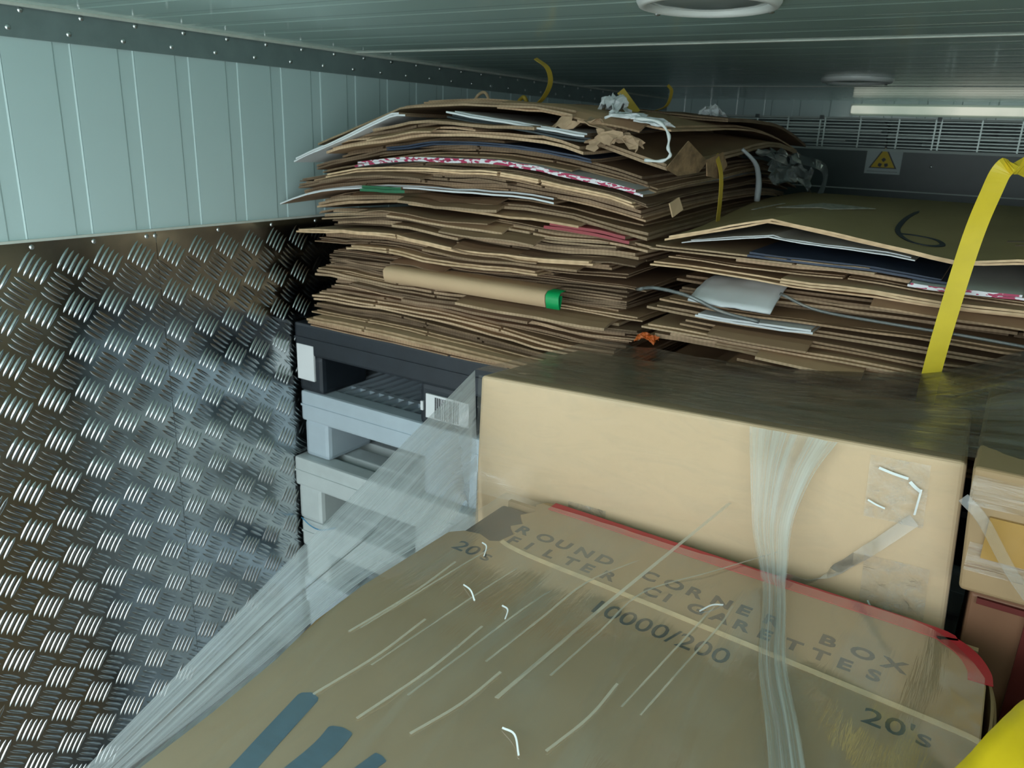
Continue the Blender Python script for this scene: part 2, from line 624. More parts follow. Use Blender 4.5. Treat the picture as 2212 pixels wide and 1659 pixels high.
# ------------------------------------------------------------------ ceiling lamps
M['lamp_rim'] = plain('lamp_rim', (0.78, 0.82, 0.80), 0.3, var=0.03)
M['lamp_lens'] = plain('lamp_lens', (0.30, 0.36, 0.36), 0.12, var=0.05)
def lamp(x, y, label):
    t = empty('ceiling_lamp', (x, y, CEIL))
    tag(t, label, 'lamp', 'round lamps on the truck ceiling')
    bm = bmesh.new()
    prof2 = [(0.079, 0.0), (0.079, -0.004), (0.076, -0.009), (0.071, -0.010), (0.066, -0.007), (0.066, 0.0)]
    n = 40
    rings = [[bm.verts.new((r * math.cos(2 * math.pi * i / n), r * math.sin(2 * math.pi * i / n), h)) for i in range(n)] for r, h in prof2]
    for k in range(len(prof2) - 1):
        for i in range(n):
            bm.faces.new((rings[k][i], rings[k + 1][i], rings[k + 1][(i + 1) % n], rings[k][(i + 1) % n]))
    bm_obj('rim', bm, M['lamp_rim'], t, True)
    bm = bmesh.new()
    prof3 = [(0.066, -0.003), (0.05, -0.006), (0.025, -0.0075)]
    rings = [[bm.verts.new((r * math.cos(2 * math.pi * i / n), r * math.sin(2 * math.pi * i / n), h)) for i in range(n)] for r, h in prof3]
    for k in range(2):
        for i in range(n):
            bm.faces.new((rings[k][i], rings[k + 1][i], rings[k + 1][(i + 1) % n], rings[k][(i + 1) % n]))
    bm.faces.new(rings[2][::-1])
    bm_obj('lens', bm, M['lamp_lens'], t, True)
    for a in (40, 160, 280):
        o = bpy.data.objects.new('screw', scr)
        COL.objects.link(o)
        o.parent = t
        o.location = (0.0745 * math.cos(math.radians(a)), 0.0745 * math.sin(math.radians(a)), -0.0095)
        o.rotation_euler = (0, math.radians(90), 0)
lamp(-0.338, 0.918, 'round white-rimmed ceiling lamp at the top edge, nearest the rear')
lamp(-0.385, 2.075, 'round white-rimmed ceiling lamp further in, in front of the cooling unit')

# ------------------------------------------------------------------ cooling unit on the front wall
M['unit'] = plain('unit_dark', (0.045, 0.070, 0.066), 0.35, var=0.12, scale=8)
M['unit_in'] = plain('unit_inside', (0.10, 0.14, 0.135), 0.5, var=0.2, scale=12)
M['unit_pale'] = plain('unit_pale', (0.50, 0.58, 0.54), 0.35, var=0.08, scale=12)
M['wire'] = plain('grille_wire', (0.42, 0.50, 0.47), 0.3, metal=0.4, var=0.05)
UX0, UX1, UY0, UY1 = -0.915, 0.90, 2.745, YF
ut, um, ub = Z(0.085), Z(-0.007), Z(-0.126)
unit = empty('cooling_unit', (0, UY1, ub))
tag(unit, 'dark slatted cooling unit along the front wall under the ceiling', 'cooling unit')
bm = bmesh.new()
add_box(bm, UX0, UX1, UY0, UY1, ub - 0.30, um)                      # lower body
bo = bm_obj('body', bm, M['unit']); rel(bo, unit)
bm = bmesh.new()
add_box(bm, UX0, UX1, UY0 + 0.10, UY1, um, ut - 0.006)
bo = bm_obj('coil_block', bm, M['unit_in']); rel(bo, unit)
bo = box('top_plate', UX0, UX1, UY0 - 0.002, UY1, ut - 0.006, ut, M['unit_pale']); rel(bo, unit)
bo = box('lower_rail', UX0, UX1, UY0 - 0.006, UY0 + 0.01, um - 0.006, um + 0.002, M['unit_pale']); rel(bo, unit)
bo = box('seam_strip', UX0, UX1, UY0 - 0.003, UY0, ub - 0.004, ub - 0.001, M['unit_pale']); rel(bo, unit)
for k in range(3):
    xa = UX0 + 0.36 + k * 0.60
    pts = [(xa + 0.17 * math.cos(a), Z(-0.02) + 0.17 * math.sin(a)) for a in [math.radians(28 + 124 * t / 14) for t in range(15)]]
    pts = [(px, max(um + 0.002, min(ut - 0.008, pz_))) for px, pz_ in pts]
    lo = [(px, um + 0.002) for px, _ in pts]
    vs, fs = [], []
    for (a, b) in zip(pts, lo):
        vs += [(a[0], UY0 + 0.05, a[1]), (b[0], UY0 + 0.05, b[1]), (a[0], UY0 + 0.09, a[1]), (b[0], UY0 + 0.09, b[1])]
    for q in range(14):
        c = 4 * q
        fs += [(c, c + 1, c + 5, c + 4), (c, c + 4, c + 6, c + 2), (c + 2, c + 6, c + 7, c + 3), (c + 1, c + 3, c + 7, c + 5)]
    fs += [(0, 2, 3, 1), (56, 57, 59, 58)]
    o = link_mesh('fan_housing', vs, fs, M['unit_in']); rel(o, unit)
for (xa, xb, za, zb) in ((-0.86, -0.42, 0.040, 0.050), (-0.40, 0.02, 0.026, 0.036), (-0.86, -0.52, 0.012, 0.020), (-0.30, -0.02, 0.006, 0.014), (-0.84, -0.60, 0.056, 0.066)):
    o = box('inner_pipe', xa, xb, UY0 + 0.03, UY0 + 0.05, Z(za), Z(zb), M['unit_pale'], bevel=0.003); rel(o, unit)
wire_h = None
for k in range(9):
    zz = um + 0.006 + k * (ut - 0.012 - um) / 8.5
    o = box('grille_slat', UX0 + 0.004, UX1 - 0.004, UY0 - 0.002, UY0 + 0.004, zz, zz + 0.0022, M['wire']); rel(o, unit)
for xx in (-0.905, -0.80, -0.70, -0.60, -0.585, -0.48, -0.37, -0.27, -0.255, -0.15, -0.05, 0.05, 0.15, 0.26, 0.37, 0.48, 0.6):
    o = box('grille_bar', xx, xx + 0.004, UY0 - 0.006, UY0 - 0.001, um, ut - 0.002, M['wire']); rel(o, unit)
for xx in (-0.80, -0.595, -0.26, 0.05):
    o = bpy.data.objects.new('screw', scr)
    COL.objects.link(o); o.parent = unit
    o.location = Vector((xx, UY0 - 0.001, um - 0.045)) - unit.location
    o.rotation_euler = (0, 0, math.radians(-90))
    o = box('clip', xx - 0.006, xx + 0.006, UY0 - 0.010, UY0, ut - 0.008, ut + 0.004, M['unit'], bevel=0.001); rel(o, unit)

# lit strip lamp between the unit and the ceiling
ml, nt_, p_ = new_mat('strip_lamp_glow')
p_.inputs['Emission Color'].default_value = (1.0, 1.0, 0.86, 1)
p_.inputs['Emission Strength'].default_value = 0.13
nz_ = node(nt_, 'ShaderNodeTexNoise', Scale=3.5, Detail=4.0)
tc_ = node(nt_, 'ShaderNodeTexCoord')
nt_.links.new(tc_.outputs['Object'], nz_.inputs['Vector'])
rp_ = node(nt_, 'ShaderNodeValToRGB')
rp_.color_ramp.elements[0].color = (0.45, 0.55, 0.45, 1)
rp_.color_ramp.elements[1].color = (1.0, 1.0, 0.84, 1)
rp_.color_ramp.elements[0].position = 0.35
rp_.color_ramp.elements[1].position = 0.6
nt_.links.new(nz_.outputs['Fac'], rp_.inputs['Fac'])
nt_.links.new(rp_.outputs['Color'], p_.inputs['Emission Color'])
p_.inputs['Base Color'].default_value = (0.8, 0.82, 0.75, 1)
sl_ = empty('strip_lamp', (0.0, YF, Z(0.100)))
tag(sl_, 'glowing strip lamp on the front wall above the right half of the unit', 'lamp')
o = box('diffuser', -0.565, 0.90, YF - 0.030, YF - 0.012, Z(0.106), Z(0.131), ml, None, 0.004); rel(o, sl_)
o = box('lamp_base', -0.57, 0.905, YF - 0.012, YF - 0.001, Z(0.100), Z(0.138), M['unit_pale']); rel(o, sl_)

# warning sticker
M['stk_white'] = plain('sticker_white', (0.50, 0.58, 0.56), 0.4, var=0.04)
M['stk_yellow'] = plain('sticker_yellow', (0.75, 0.52, 0.01), 0.4, var=0.04)
M['stk_black'] = plain('sticker_black', (0.01, 0.012, 0.012), 0.4, var=0.04)
st = empty('warning_sticker', (-0.394, UY0, Z(-0.082)))
tag(st, 'white warning sticker with yellow fan hazard triangle on the dark unit', 'sticker')
o = box('backing', -0.445, -0.343, UY0 - 0.0016, UY0 - 0.0006, Z(-0.080), Z(-0.012), M['stk_white']); rel(o, st)
def tri(name, s, cz, y, mat):
    cx = -0.394
    vs = []
    for yy in (y, y - 0.0005):
        vs += [(cx - s, yy, cz - s * 0.56), (cx + s, yy, cz - s * 0.56), (cx, yy, cz + s * 1.15)]
    o = link_mesh(name, vs, [(0, 2, 1), (3, 4, 5), (0, 1, 4, 3), (1, 2, 5, 4), (2, 0, 3, 5)], mat)
    rel(o, st)
tri('triangle_border', 0.040, Z(-0.041), UY0 - 0.0017, M['stk_black'])
tri('triangle', 0.034, Z(-0.0415), UY0 - 0.0023, M['stk_yellow'])
bm = bmesh.new()
for k in range(3):
    a = math.radians(90 + 120 * k)
    pts = []
    for t in range(9):
        b = a + math.radians(-34 + 68 * t / 8)
        r = 0.0165 * (1 - 0.25 * abs(t - 4) / 4)
        pts.append((r * math.cos(b), r * math.sin(b)))
    vs = [bm.verts.new((-0.394 + 0.003 * math.cos(a), UY0 - 0.0030, Z(-0.048) + 0.003 * math.sin(a)))]
    vs += [bm.verts.new((-0.394 + px, UY0 - 0.0030, Z(-0.048) + pz)) for px, pz in pts]
    bm.faces.new(vs)
o = bm_obj('fan_symbol', bm, M['stk_black']); rel(o, st)
o = box('caption_line', -0.438, -0.350, UY0 - 0.0022, UY0 - 0.0016, Z(-0.0735), Z(-0.0725), M['stk_black']); rel(o, st)

# ================================================================== pallets
M['pal_black'] = plain('pallet_black', (0.016, 0.022, 0.030), 0.42, var=0.25, scale=18, bump=0.15)
M['pal_grey'] = plain('pallet_grey', (0.50, 0.60, 0.67), 0.45, var=0.06, scale=12, bump=0.08)
M['pal_pale'] = plain('pallet_pale', (0.56, 0.63, 0.63), 0.5, var=0.08, scale=12, bump=0.08)
M['label'] = plain('paper_label', (0.86, 0.90, 0.92), 0.5, var=0.03)
M['ink'] = plain('label_ink', (0.03, 0.03, 0.035), 0.6, var=0.1)
PH = 0.15075
def make_pallet(name, mat, slat_dir):
    """hygiene pallet 0.8 x 1.2: rimmed lattice deck on nine feet; origin at bottom front-left corner"""
    t = empty(name, (0, 0, 0))
    W, D, dk = 0.8, 1.2, 0.068
    zt, zb = PH, PH - dk
    bm = bmesh.new()
    r = 0.045
    add_box(bm, 0, W, 0, r, zb, zt, 0.006)
    add_box(bm, 0, W, D - r, D, zb, zt, 0.006)
    add_box(bm, 0, r, r, D - r, zb, zt, 0.004)
    add_box(bm, W - r, W, r, D - r, zb, zt, 0.004)
    add_box(bm, 0.001, W - 0.001, -0.002, 0.004, zt - 0.034, zt - 0.030)      # moulded line on the rim
    bm_obj('deck_rim', bm, mat, t)
    if slat_dir == 'y':
        xs = [r + 0.004 + k * 0.0272 for k in range(26)]
        for xx in xs:
            bm = bmesh.new(); add_box(bm, xx, xx + 0.009, r, D - r, zt - 0.035, zt - 0.003)
            bm_obj('slat', bm, mat, t)
        for k in range(7):
            yy = r + 0.05 + k * 0.16
            bm = bmesh.new(); add_box(bm, r, W - r, yy, yy + 0.014, zt - 0.035, zt - 0.004)
            bm_obj('cross_bar', bm, mat, t)
    else:
        for k in range(13):
            yy = r + 0.028 + k * 0.084
            bm = bmesh.new(); add_box(bm, r, W - r, yy, yy + 0.048, zt - 0.03, zt - 0.002, 0.003)
            bm_obj('slat', bm, mat, t)
        for xx in (0.20, 0.39, 0.58):
            bm = bmesh.new(); add_box(bm, xx, xx + 0.02, r, D - r, zt - 0.05, zt - 0.006)
            bm_obj('cross_bar', bm, mat, t)
    for (x0, x1) in ((0.004, 0.075), (0.335, 0.465), (0.725, 0.796)):
        for (y0, y1) in ((0.004, 0.14), (0.53, 0.67), (1.06, 1.196)):
            bm = bmesh.new(); add_box(bm, x0, x1, y0, y1, 0.0, zb + 0.001, 0.010)
            bm_obj('foot', bm, mat, t)
    return t

def copy_thing(src, loc):
    r = src.copy()
    COL.objects.link(r)
    r.location = loc
    for ch in src.children:
        c = ch.copy()
        COL.objects.link(c)
        c.parent = r
        for g in ch.children:
            d = g.copy(); COL.objects.link(d); d.parent = c
    return r

ptop = Z(-0.3925)
pz = [ptop - PH * (k + 1) for k in range(10)]
blk = make_pallet('plastic_pallet', M['pal_black'], 'x')
blk.location = (-1.243, 1.112, pz[0])
tag(blk, 'black plastic pallet under the tall cardboard bale, topmost of its stack', 'pallet', 'plastic pallets')
g1 = make_pallet('plastic_pallet', M['pal_grey'], 'y')
g1.location = (-1.236, 1.115, pz[1])
tag(g1, 'blue-grey plastic pallet directly under the black pallet', 'pallet', 'plastic pallets')
g2 = make_pallet('plastic_pallet', M['pal_pale'], 'x')
g2.location = (-1.247, 1.098, pz[2])
tag(g2, 'pale grey plastic pallet, third from the top under the tall bale', 'pallet', 'plastic pallets')
g3 = copy_thing(g2, (-1.240, 1.104, pz[3]))
tag(g3, 'pale grey plastic pallet with blue string, fourth from the top under the tall bale', 'pallet', 'plastic pallets')
for k in range(4, 10):
    g = copy_thing(g2 if k % 2 else g1, (-1.240 + RND.uniform(-.004, .004), 1.108 + RND.uniform(-.006, .006), pz[k]))
    tag(g, 'grey plastic pallet low in the stack beside the tread plate wall', 'pallet', 'lower pallets by the left wall')
for k in range(0, 10):
    g = copy_thing(blk if k == 0 else (g2 if k % 2 else g1), (-0.425 + RND.uniform(-.004, .004), 1.125 + RND.uniform(-.006, .006), pz[k]))
    tag(g, 'plastic pallet in the stack under the right cardboard bale', 'pallet', 'pallets under the right bale')

# labels on the black pallet
fy = 1.112
lab = box('address_label', 0.006, 0.055, -0.0008, 0.0038, 0.028, 0.105, M['label'], blk)
lab = box('barcode_label', 0.354, 0.455, -0.0008, 0.0038, 0.018, 0.066, M['label'], blk)
xx = 0.376
while xx < 0.43:
    w = RND.choice((0.0012, 0.002, 0.003))
    box('barcode_line', xx, xx + w, -0.0014, -0.0006, 0.020, 0.062, M['ink'], lab)
    xx += w + RND.choice((0.0015, 0.0025))
box('label_dot', 0.341, 0.347, -0.0008, 0.0038, 0.030, 0.048, M['label'], blk)
M['string'] = plain('blue_string', (0.05, 0.30, 0.55), 0.6, var=0.1)
s = tube('blue_string', [(-1.236, 1.100, pz[2] + 0.002), (-1.20, 1.094, pz[2] - 0.006), (-1.165, 1.092, pz[2] - 0.004), (-1.14, 1.11, pz[2] + 0.002)], 0.0012, M['string'])
tag(s, 'thin blue string between two pale grey pallets', 'string')

# ================================================================== flattened cartons in bales
def slab(verts, faces, fm, xs, ys, mask, zf, th, mi_face, mi_edge, mi_front=None):
    """grid sheet of thickness th following zf(x, y); mask(i, j) False leaves a slot"""
    nx, ny = len(xs), len(ys)
    base = len(verts)
    for j in range(ny):
        for i in range(nx):
            z = zf(xs[i], ys[j])
            verts.append((xs[i], ys[j], z))
            verts.append((xs[i], ys[j], z + th))
    vid = lambda i, j, t: base + 2 * (j * nx + i) + t
    ok = lambda i, j: 0 <= i < nx - 1 and 0 <= j < ny - 1 and mask(i, j)
    if mi_front is None:
        mi_front = mi_edge
    for j in range(ny - 1):
        for i in range(nx - 1):
            if not ok(i, j):
                continue
            faces.append((vid(i, j, 1), vid(i + 1, j, 1), vid(i + 1, j + 1, 1), vid(i, j + 1, 1))); fm.append(mi_face)
            faces.append((vid(i, j, 0), vid(i, j + 1, 0), vid(i + 1, j + 1, 0), vid(i + 1, j, 0))); fm.append(mi_face)
            if not ok(i, j - 1):
                faces.append((vid(i, j, 0), vid(i + 1, j, 0), vid(i + 1, j, 1), vid(i, j, 1))); fm.append(mi_front)
            if not ok(i, j + 1):
                faces.append((vid(i + 1, j + 1, 0), vid(i, j + 1, 0), vid(i, j + 1, 1), vid(i + 1, j + 1, 1))); fm.append(mi_edge)
            if not ok(i - 1, j):
                faces.append((vid(i, j + 1, 0), vid(i, j, 0), vid(i, j, 1), vid(i, j + 1, 1))); fm.append(mi_edge)
            if not ok(i + 1, j):
                faces.append((vid(i + 1, j, 0), vid(i + 1, j + 1, 0), vid(i + 1, j + 1, 1), vid(i + 1, j, 1))); fm.append(mi_edge)

def lin(a, b, n):
    return [a + (b - a) * i / n for i in range(n + 1)]

def carton_sheet(x0, x1, y0, y1, zf, th, k, rnd, front=None, face=None, slots=None, curl=0.003, yaw=0.0, nx=16, flap=None, name='flattened_carton'):
    """a folded-flat carton: two plies whose front flaps are slit and spring slightly"""
    verts, faces, fm = [], [], []
    mats = [face or KF[k % 4], KE[k % 4]]
    if front:
        mats.append(front)
    if slots is None:
        slots = [x0 + (x1 - x0) * rnd.uniform(0.2, 0.8) for _ in range(rnd.choice((0, 1, 1, 2)))]
    seed = rnd.uniform(0, 99)
    for ply in (0, 1):
        px0 = x0 + rnd.uniform(0, 0.012) * ply
        px1 = x1 - rnd.uniform(0, 0.012) * ply
        py0 = y0 + (rnd.uniform(-0.004, 0.016) if ply else 0)
        xs = lin(px0, px1, nx)
        holes = []
        for s in slots:
            s = s + rnd.uniform(-.006, .006)
            w = rnd.uniform(0.003, 0.007)
            if px0 + 0.03 < s < px1 - 0.03:
                xs = [v for v in xs if abs(v - s) > w * 1.5] + [s - w / 2, s + w / 2]
                holes.append(s)
        xs.sort()
        fl = flap if (flap and ply == 1) else None
        ys = ([py0 - 0.034, py0 - 0.016] if fl else []) + [py0, py0 + 0.012, py0 + 0.035, py0 + 0.07, py0 + 0.13] + lin(py0 + 0.24, y1, 6)
        def mask(i, j, xs=xs, holes=holes, fl=fl):
            m = (xs[i] + xs[i + 1]) / 2
            if fl:
                if j < 2:
                    return fl[0] < m < fl[1]
                j -= 2
            return not (j < 3 and any(abs(m - h) < 0.002 for h in holes))
        tp = th * 0.46
        cs = curl * rnd.uniform(-1, 1)
        def z2(x, y, ply=ply, py0=py0, cs=cs, fl=fl):
            e = math.exp(-max(0, y - py0) / 0.05)
            dr = 0.0
            if fl and y < py0:
                dr = -fl[2] * ((py0 - y) / 0.034) ** 1.5
            w = cs * e * (0.5 + fbm(x * 5 + seed + ply * 3, 0.3)) + 0.0012 * e * fbm(x * 16 + seed, ply)
            return zf(x, y) + ply * th * 0.52 + max(-th * 0.35, min(th * 0.4, w)) + dr
        slab(verts, faces, fm, xs, ys, mask, z2, tp, 0, 1, 2 if front else 1)
    if yaw:
        cx, cy = (x0 + x1) / 2, (y0 + y1) / 2
        c, s = math.cos(yaw), math.sin(yaw)
        verts = [(cx + (a - cx) * c - (b - cy) * s, cy + (a - cx) * s + (b - cy) * c, d) for a, b, d in verts]
    o = link_mesh(name, verts, faces, mats, None, fm)
    return o


# ---- bale 1 by the left wall
def bow1(z):
    t = max(0.0, min(1.0, (z + 0.185) / 0.20))
    def f(x, y):
        q = (x + 0.80)
        a = 0.105 * t * (q / 0.40) ** 2 if q < 0 else 0.058 * t * (q / 0.36) ** 2 * math.exp(-max(0, y - 1.12) / 0.5)
        b = 0.10 * t * max(0.0, y - 1.45) ** 2 * 2
        w = 0.016 * fbm(x * 2.6 + 3.3, y * 1.4, z * 7, 2) + 0.004 * fbm(x * 9, y * 3, z * 60, 2)
        k = min(1.0, max(0.0, (z + 0.391) / 0.05))
        return Z(z) - a - b + w * k
    return f

def stripes(name, ca, cb, n):
    """printed strip: broken red and white along X"""
    m, nt, p = new_mat(name)
    tc = node(nt, 'ShaderNodeTexCoord')
    mp = node(nt, 'ShaderNodeMapping')
    mp.inputs['Scale'].default_value = (n, 40, 260)
    nt.links.new(tc.outputs['Object'], mp.inputs['Vector'])
    nz = node(nt, 'ShaderNodeTexNoise', Scale=1.0, Detail=2.0)
    nt.links.new(mp.outputs['Vector'], nz.inputs['Vector'])
    rp = node(nt, 'ShaderNodeValToRGB')
    rp.color_ramp.interpolation = 'CONSTANT'
    rp.color_ramp.elements[0].color = c4(ca)
    rp.color_ramp.elements[1].color = c4(cb)
    rp.color_ramp.elements[1].position = 0.5
    nt.links.new(nz.outputs['Fac'], rp.inputs['Fac'])
    nt.links.new(rp.outputs['Color'], p.inputs['Base Color'])
    p.inputs['Roughness'].default_value = 0.5
    return m
M['red_white'] = stripes('red_white_print', (0.42, 0.03, 0.10), (0.78, 0.78, 0.82), 80)

SPEC1 = [  # level, thickness, x0, x1, y0, front, face, edge kind, label
    (-0.376, 0.009, -1.175, -0.56, 1.085, None, M['tan_card'], 3, 'clean tan carton at the very bottom of the tall left bale'),
    (-0.300, 0.006, -1.07, -0.46, 1.10, None, None, 2, 'dark brown flattened carton flecked with torn paper, low in the tall left bale'),
    (-0.222, 0.007, -1.06, -0.64, 1.085, None, M['tan_card'], 3, 'tan-edged carton jutting out above the green-taped fold in the left bale'),
    (-0.196, 0.007, -1.19, -0.54, 1.082, None, M['tan_card'], 3, 'long tan-edged carton at mid height of the tall left bale'),
    (-0.143, 0.010, -0.636, -0.487, 1.092, M['red_card'], M['red_card'], 0, 'red printed carton end at the right of the tall left bale'),
    (-0.108, 0.011, -1.02, -0.915, 1.083, M['green_card'], M['green_card'], 0, 'dark green printed carton corner in the tall left bale'),
    (-0.097, 0.006, -1.243, -0.62, 1.092, M['white_card'], None, 2, 'grey-edged carton reaching furthest left, touching the white wall'),
    (-0.060, 0.006, -1.10, -0.478, 1.078, None, M['tan_card'], 3, 'tan-edged carton just under the red and white strip'),
    (-0.043, 0.0075, -1.03, -0.467, 1.082, M['red_white'], M['white_card'], 0, 'white carton with red lettering along its edge in the left bale'),
    (-0.016, 0.0055, -0.965, -0.56, 1.095, M['blue_card'], M['blue_card'], 0, 'navy printed carton edge in the upper left bale'),
]
b1 = random.Random(21)
G1 = 'brown flattened cartons in the tall left bale'
L1 = 'brown flattened carton in the ragged middle layers of the left bale, beside the tread plate'
z = -0.391
todo = sorted(SPEC1, key=lambda r: r[0])
while z < 0.022:
    if todo and z >= todo[0][0] - 0.003:
        _, th, x0, x1, y0, fr, fa, k, lb = todo.pop(0)
        o = carton_sheet(x0, x1, y0, 1.86, bow1(z), th, k, b1, front=fr, face=fa, curl=0.001, slots=[] if fr else None)
        tag(o, lb, 'cardboard')
        z += th * 1.03
        continue
    if -0.268 < z < -0.238:                                 # room for the folded tan carton
        o = carton_sheet(-1.15, -0.50, 1.13, 1.9, bow1(z), 0.006, 2, b1)
        tag(o, L1, 'cardboard', G1)
        z += 0.0068
        continue
    th = b1.choice((0.0040, 0.0050, 0.0062, 0.0078, 0.0095))
    k = b1.choice((0, 0, 1, 1, 2, 2, 0, 1, 3))
    flap = None
    if z < -0.315:                                     # lowest group, neat
        x0, x1, y0 = -1.195 + (z + 0.39) * 0.1 + b1.uniform(-.008, .02), -0.50 + b1.uniform(-.02, .05), 1.098 + b1.uniform(-.004, .016) + (z + .391) * 0.45
    elif z < -0.14:
        x0, x1, y0 = -1.165 + b1.uniform(-.02, .06), -0.475 + b1.uniform(-.05, .02), 1.105 + b1.uniform(-.015, .040)
        if b1.random() < 0.3: x0 += b1.uniform(.08, .35)
        if b1.random() < 0.25: x1 -= b1.uniform(.05, .3)
    else:
        x0, x1, y0 = -1.19 + b1.uniform(-.025, .06), -0.465 + b1.uniform(-.03, .025), 1.10 + b1.uniform(-.018, .035)
        if b1.random() < 0.22: x0 += b1.uniform(.06, .3)
        if b1.random() < 0.2: x1 -= b1.uniform(.05, .3)
        if z > -0.05: x0 += 0.02 + (z + .05) * 1.2
    if z > -0.31 and b1.random() < 0.45:
        xa = b1.uniform(x0, x1 - 0.2)
        flap = (xa, xa + b1.uniform(0.12, 0.35), b1.uniform(0.003, 0.010))
    y1 = 1.92 + b1.uniform(-.08, .05)
    x0 = max(x0, -1.243)
    o = carton_sheet(x0, x1, y0, y1, bow1(z), th, k, b1, flap=flap)
    if z < -0.315:
        tag(o, 'brown flattened carton in the neat lowest layers of the bale on the black pallet', 'cardboard', 'lowest cartons of the tall left bale')
    elif z < -0.14:
        tag(o, L1, 'cardboard', G1)
    else:
        tag(o, 'brown flattened carton in the bowed upper layers of the left bale, beside the white wall', 'cardboard', 'bowed upper cartons of the tall left bale')
    z += th * 1.05

# folded tan carton with green tape
bm = bmesh.new()
def quadstrip(bm, prof, xa, xb, n, za=lambda x: 0.0):
    g = []
    for i in range(n + 1):
        x = xa + (xb - xa) * i / n
        g.append([bm.verts.new((x, y, zz + za(x))) for y, zz in prof])
    for i in range(n):
        for j in range(len(prof) - 1):
            bm.faces.new((g[i][j], g[i + 1][j], g[i + 1][j + 1], g[i][j + 1]))
fold = [(1.30, Z(-0.242)), (1.10, Z(-0.2395)), (1.082, Z(-0.2405)), (1.0745, Z(-0.246)), (1.0755, Z(-0.256)), (1.079, Z(-0.2665)), (1.082, Z(-0.2665)), (1.079, Z(-0.256)), (1.0785, Z(-0.247)), (1.086, Z(-0.2435)), (1.30, Z(-0.246))]
sl = lambda x: 0.004 * (x + 0.8)
quadstrip(bm, fold, -0.960, -0.618, 12, sl)
fc = bm_obj('folded_carton', bm, M['tan_card'], smooth=True)
tag(fc, 'pale tan folded carton with green tape on its end, low in the left bale', 'cardboard')
bm = bmesh.new()
tp = [(1.10, Z(-0.2388)), (1.081, Z(-0.2398)), (1.0735, Z(-0.2455)), (1.0745, Z(-0.256)), (1.078, Z(-0.2672)), (1.082, Z(-0.2672)), (1.086, Z(-0.246))]
quadstrip(bm, tp, -0.616, -0.592, 3, sl)
bm_obj('tape_end', bm, M['green_tape'], fc, smooth=True)

# white-edged sheets on top
def pw(pts):
    def f(x):
        if x <= pts[0][0]:
            return pts[0][1]
        for (a, za), (b, zb) in zip(pts, pts[1:]):
            if x <= b:
                return za + (zb - za) * (x - a) / (b - a)
        return pts[-1][1]
    return f
top = random.Random(5)
def topsheet(pts, x0, x1, y0, y1, th, k, front, face, label, dropback=0.0, flap=None):
    f = pw(pts)
    def zf(x, y):
        t = min(1.0, max(0.0, (y - y0) / 0.35))
        zz = f(x) + 0.010 * t * (1 if x > -0.6 else 0.2) - 0.20 * max(0, y - 1.45) ** 2
        return Z(zz) + 0.002 * fbm(x * 6, y * 5, k)
    o = carton_sheet(x0, x1, y0, y1, zf, th, k, top, front=front, face=face, curl=0.001, slots=[], flap=flap)
    tag(o, label, 'cardboard')
    return o
topsheet([(-1.18, -0.070), (-0.93, 0.020)], -1.178, -0.905, 1.074, 1.7, 0.0062, 0, M['white_card'], M['white_card'], 'white-edged carton drooping down the upper left of the tall bale')
topsheet([(-0.83, 0.021), (-0.57, -0.009)], -0.826, -0.560, 1.086, 1.6, 0.006, 0, M['dark_card'], M['dark_card'], 'dark printed carton under the white-edged one, upper right of the left bale')
topsheet([(-0.83, 0.028), (-0.57, -0.002)], -0.822, -0.566, 1.078, 1.6, 0.006, 0, M['white_card'], M['white_card'], 'white-edged carton on the upper right of the tall left bale')
topsheet([(-1.14, -0.036), (-0.93, 0.0335), (-0.80, 0.040), (-0.66, 0.036), (-0.45, 0.005)], -1.140, -0.60, 1.10, 1.75, 0.007, 1, None, None, 'long brown carton bent over the crown of the tall left bale')
topsheet([(-0.93, 0.042), (-0.80, 0.048), (-0.66, 0.042), (-0.45, 0.010)], -0.91, -0.452, 1.13, 1.88, 0.006, 0, None, None, 'topmost brown carton of the tall left bale', flap=(-0.75, -0.5, 0.012))
topsheet([(-0.93, 0.040), (-0.72, 0.050), (-0.45, 0.030)], -0.86, -0.445, 1.36, 1.93, 0.006, 2, None, None, 'dark brown carton lying far back on top of the tall left bale')

# clutter on and beside bale 1
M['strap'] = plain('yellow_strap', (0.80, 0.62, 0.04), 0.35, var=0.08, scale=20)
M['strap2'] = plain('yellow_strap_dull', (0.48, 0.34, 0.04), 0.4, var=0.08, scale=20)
M['poly'] = film_mat('white_polythene', 0.55, 0.95, 6, 6, tint=(0.80, 0.86, 0.90), gloss=0.12)
M['poly_grey'] = film_mat('grey_polythene', 0.25, 0.75, 5, 9, tint=(0.45, 0.52, 0.52), gloss=0.12)
M['foam'] = plain('white_foam', (0.75, 0.80, 0.80), 0.5, var=0.06)
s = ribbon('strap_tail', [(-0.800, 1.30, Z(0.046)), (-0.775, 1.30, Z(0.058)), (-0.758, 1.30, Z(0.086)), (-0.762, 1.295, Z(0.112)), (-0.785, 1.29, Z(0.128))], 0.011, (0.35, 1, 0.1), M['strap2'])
tag(s, 'yellow strap tail curling up over the left bale towards the ceiling', 'strap', 'yellow straps')
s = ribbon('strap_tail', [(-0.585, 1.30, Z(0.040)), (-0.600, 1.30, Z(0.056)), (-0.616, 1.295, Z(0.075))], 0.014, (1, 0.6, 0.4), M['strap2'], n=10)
tag(s, 'short yellow strap end beside the crumpled white plastic', 'strap', 'yellow straps')
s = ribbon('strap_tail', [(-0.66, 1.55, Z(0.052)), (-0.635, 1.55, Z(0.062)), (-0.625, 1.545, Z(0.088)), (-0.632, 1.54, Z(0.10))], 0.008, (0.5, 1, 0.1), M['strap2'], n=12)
tag(s, 'thin yellow strap end standing up at the back of the left bale', 'strap', 'yellow straps')
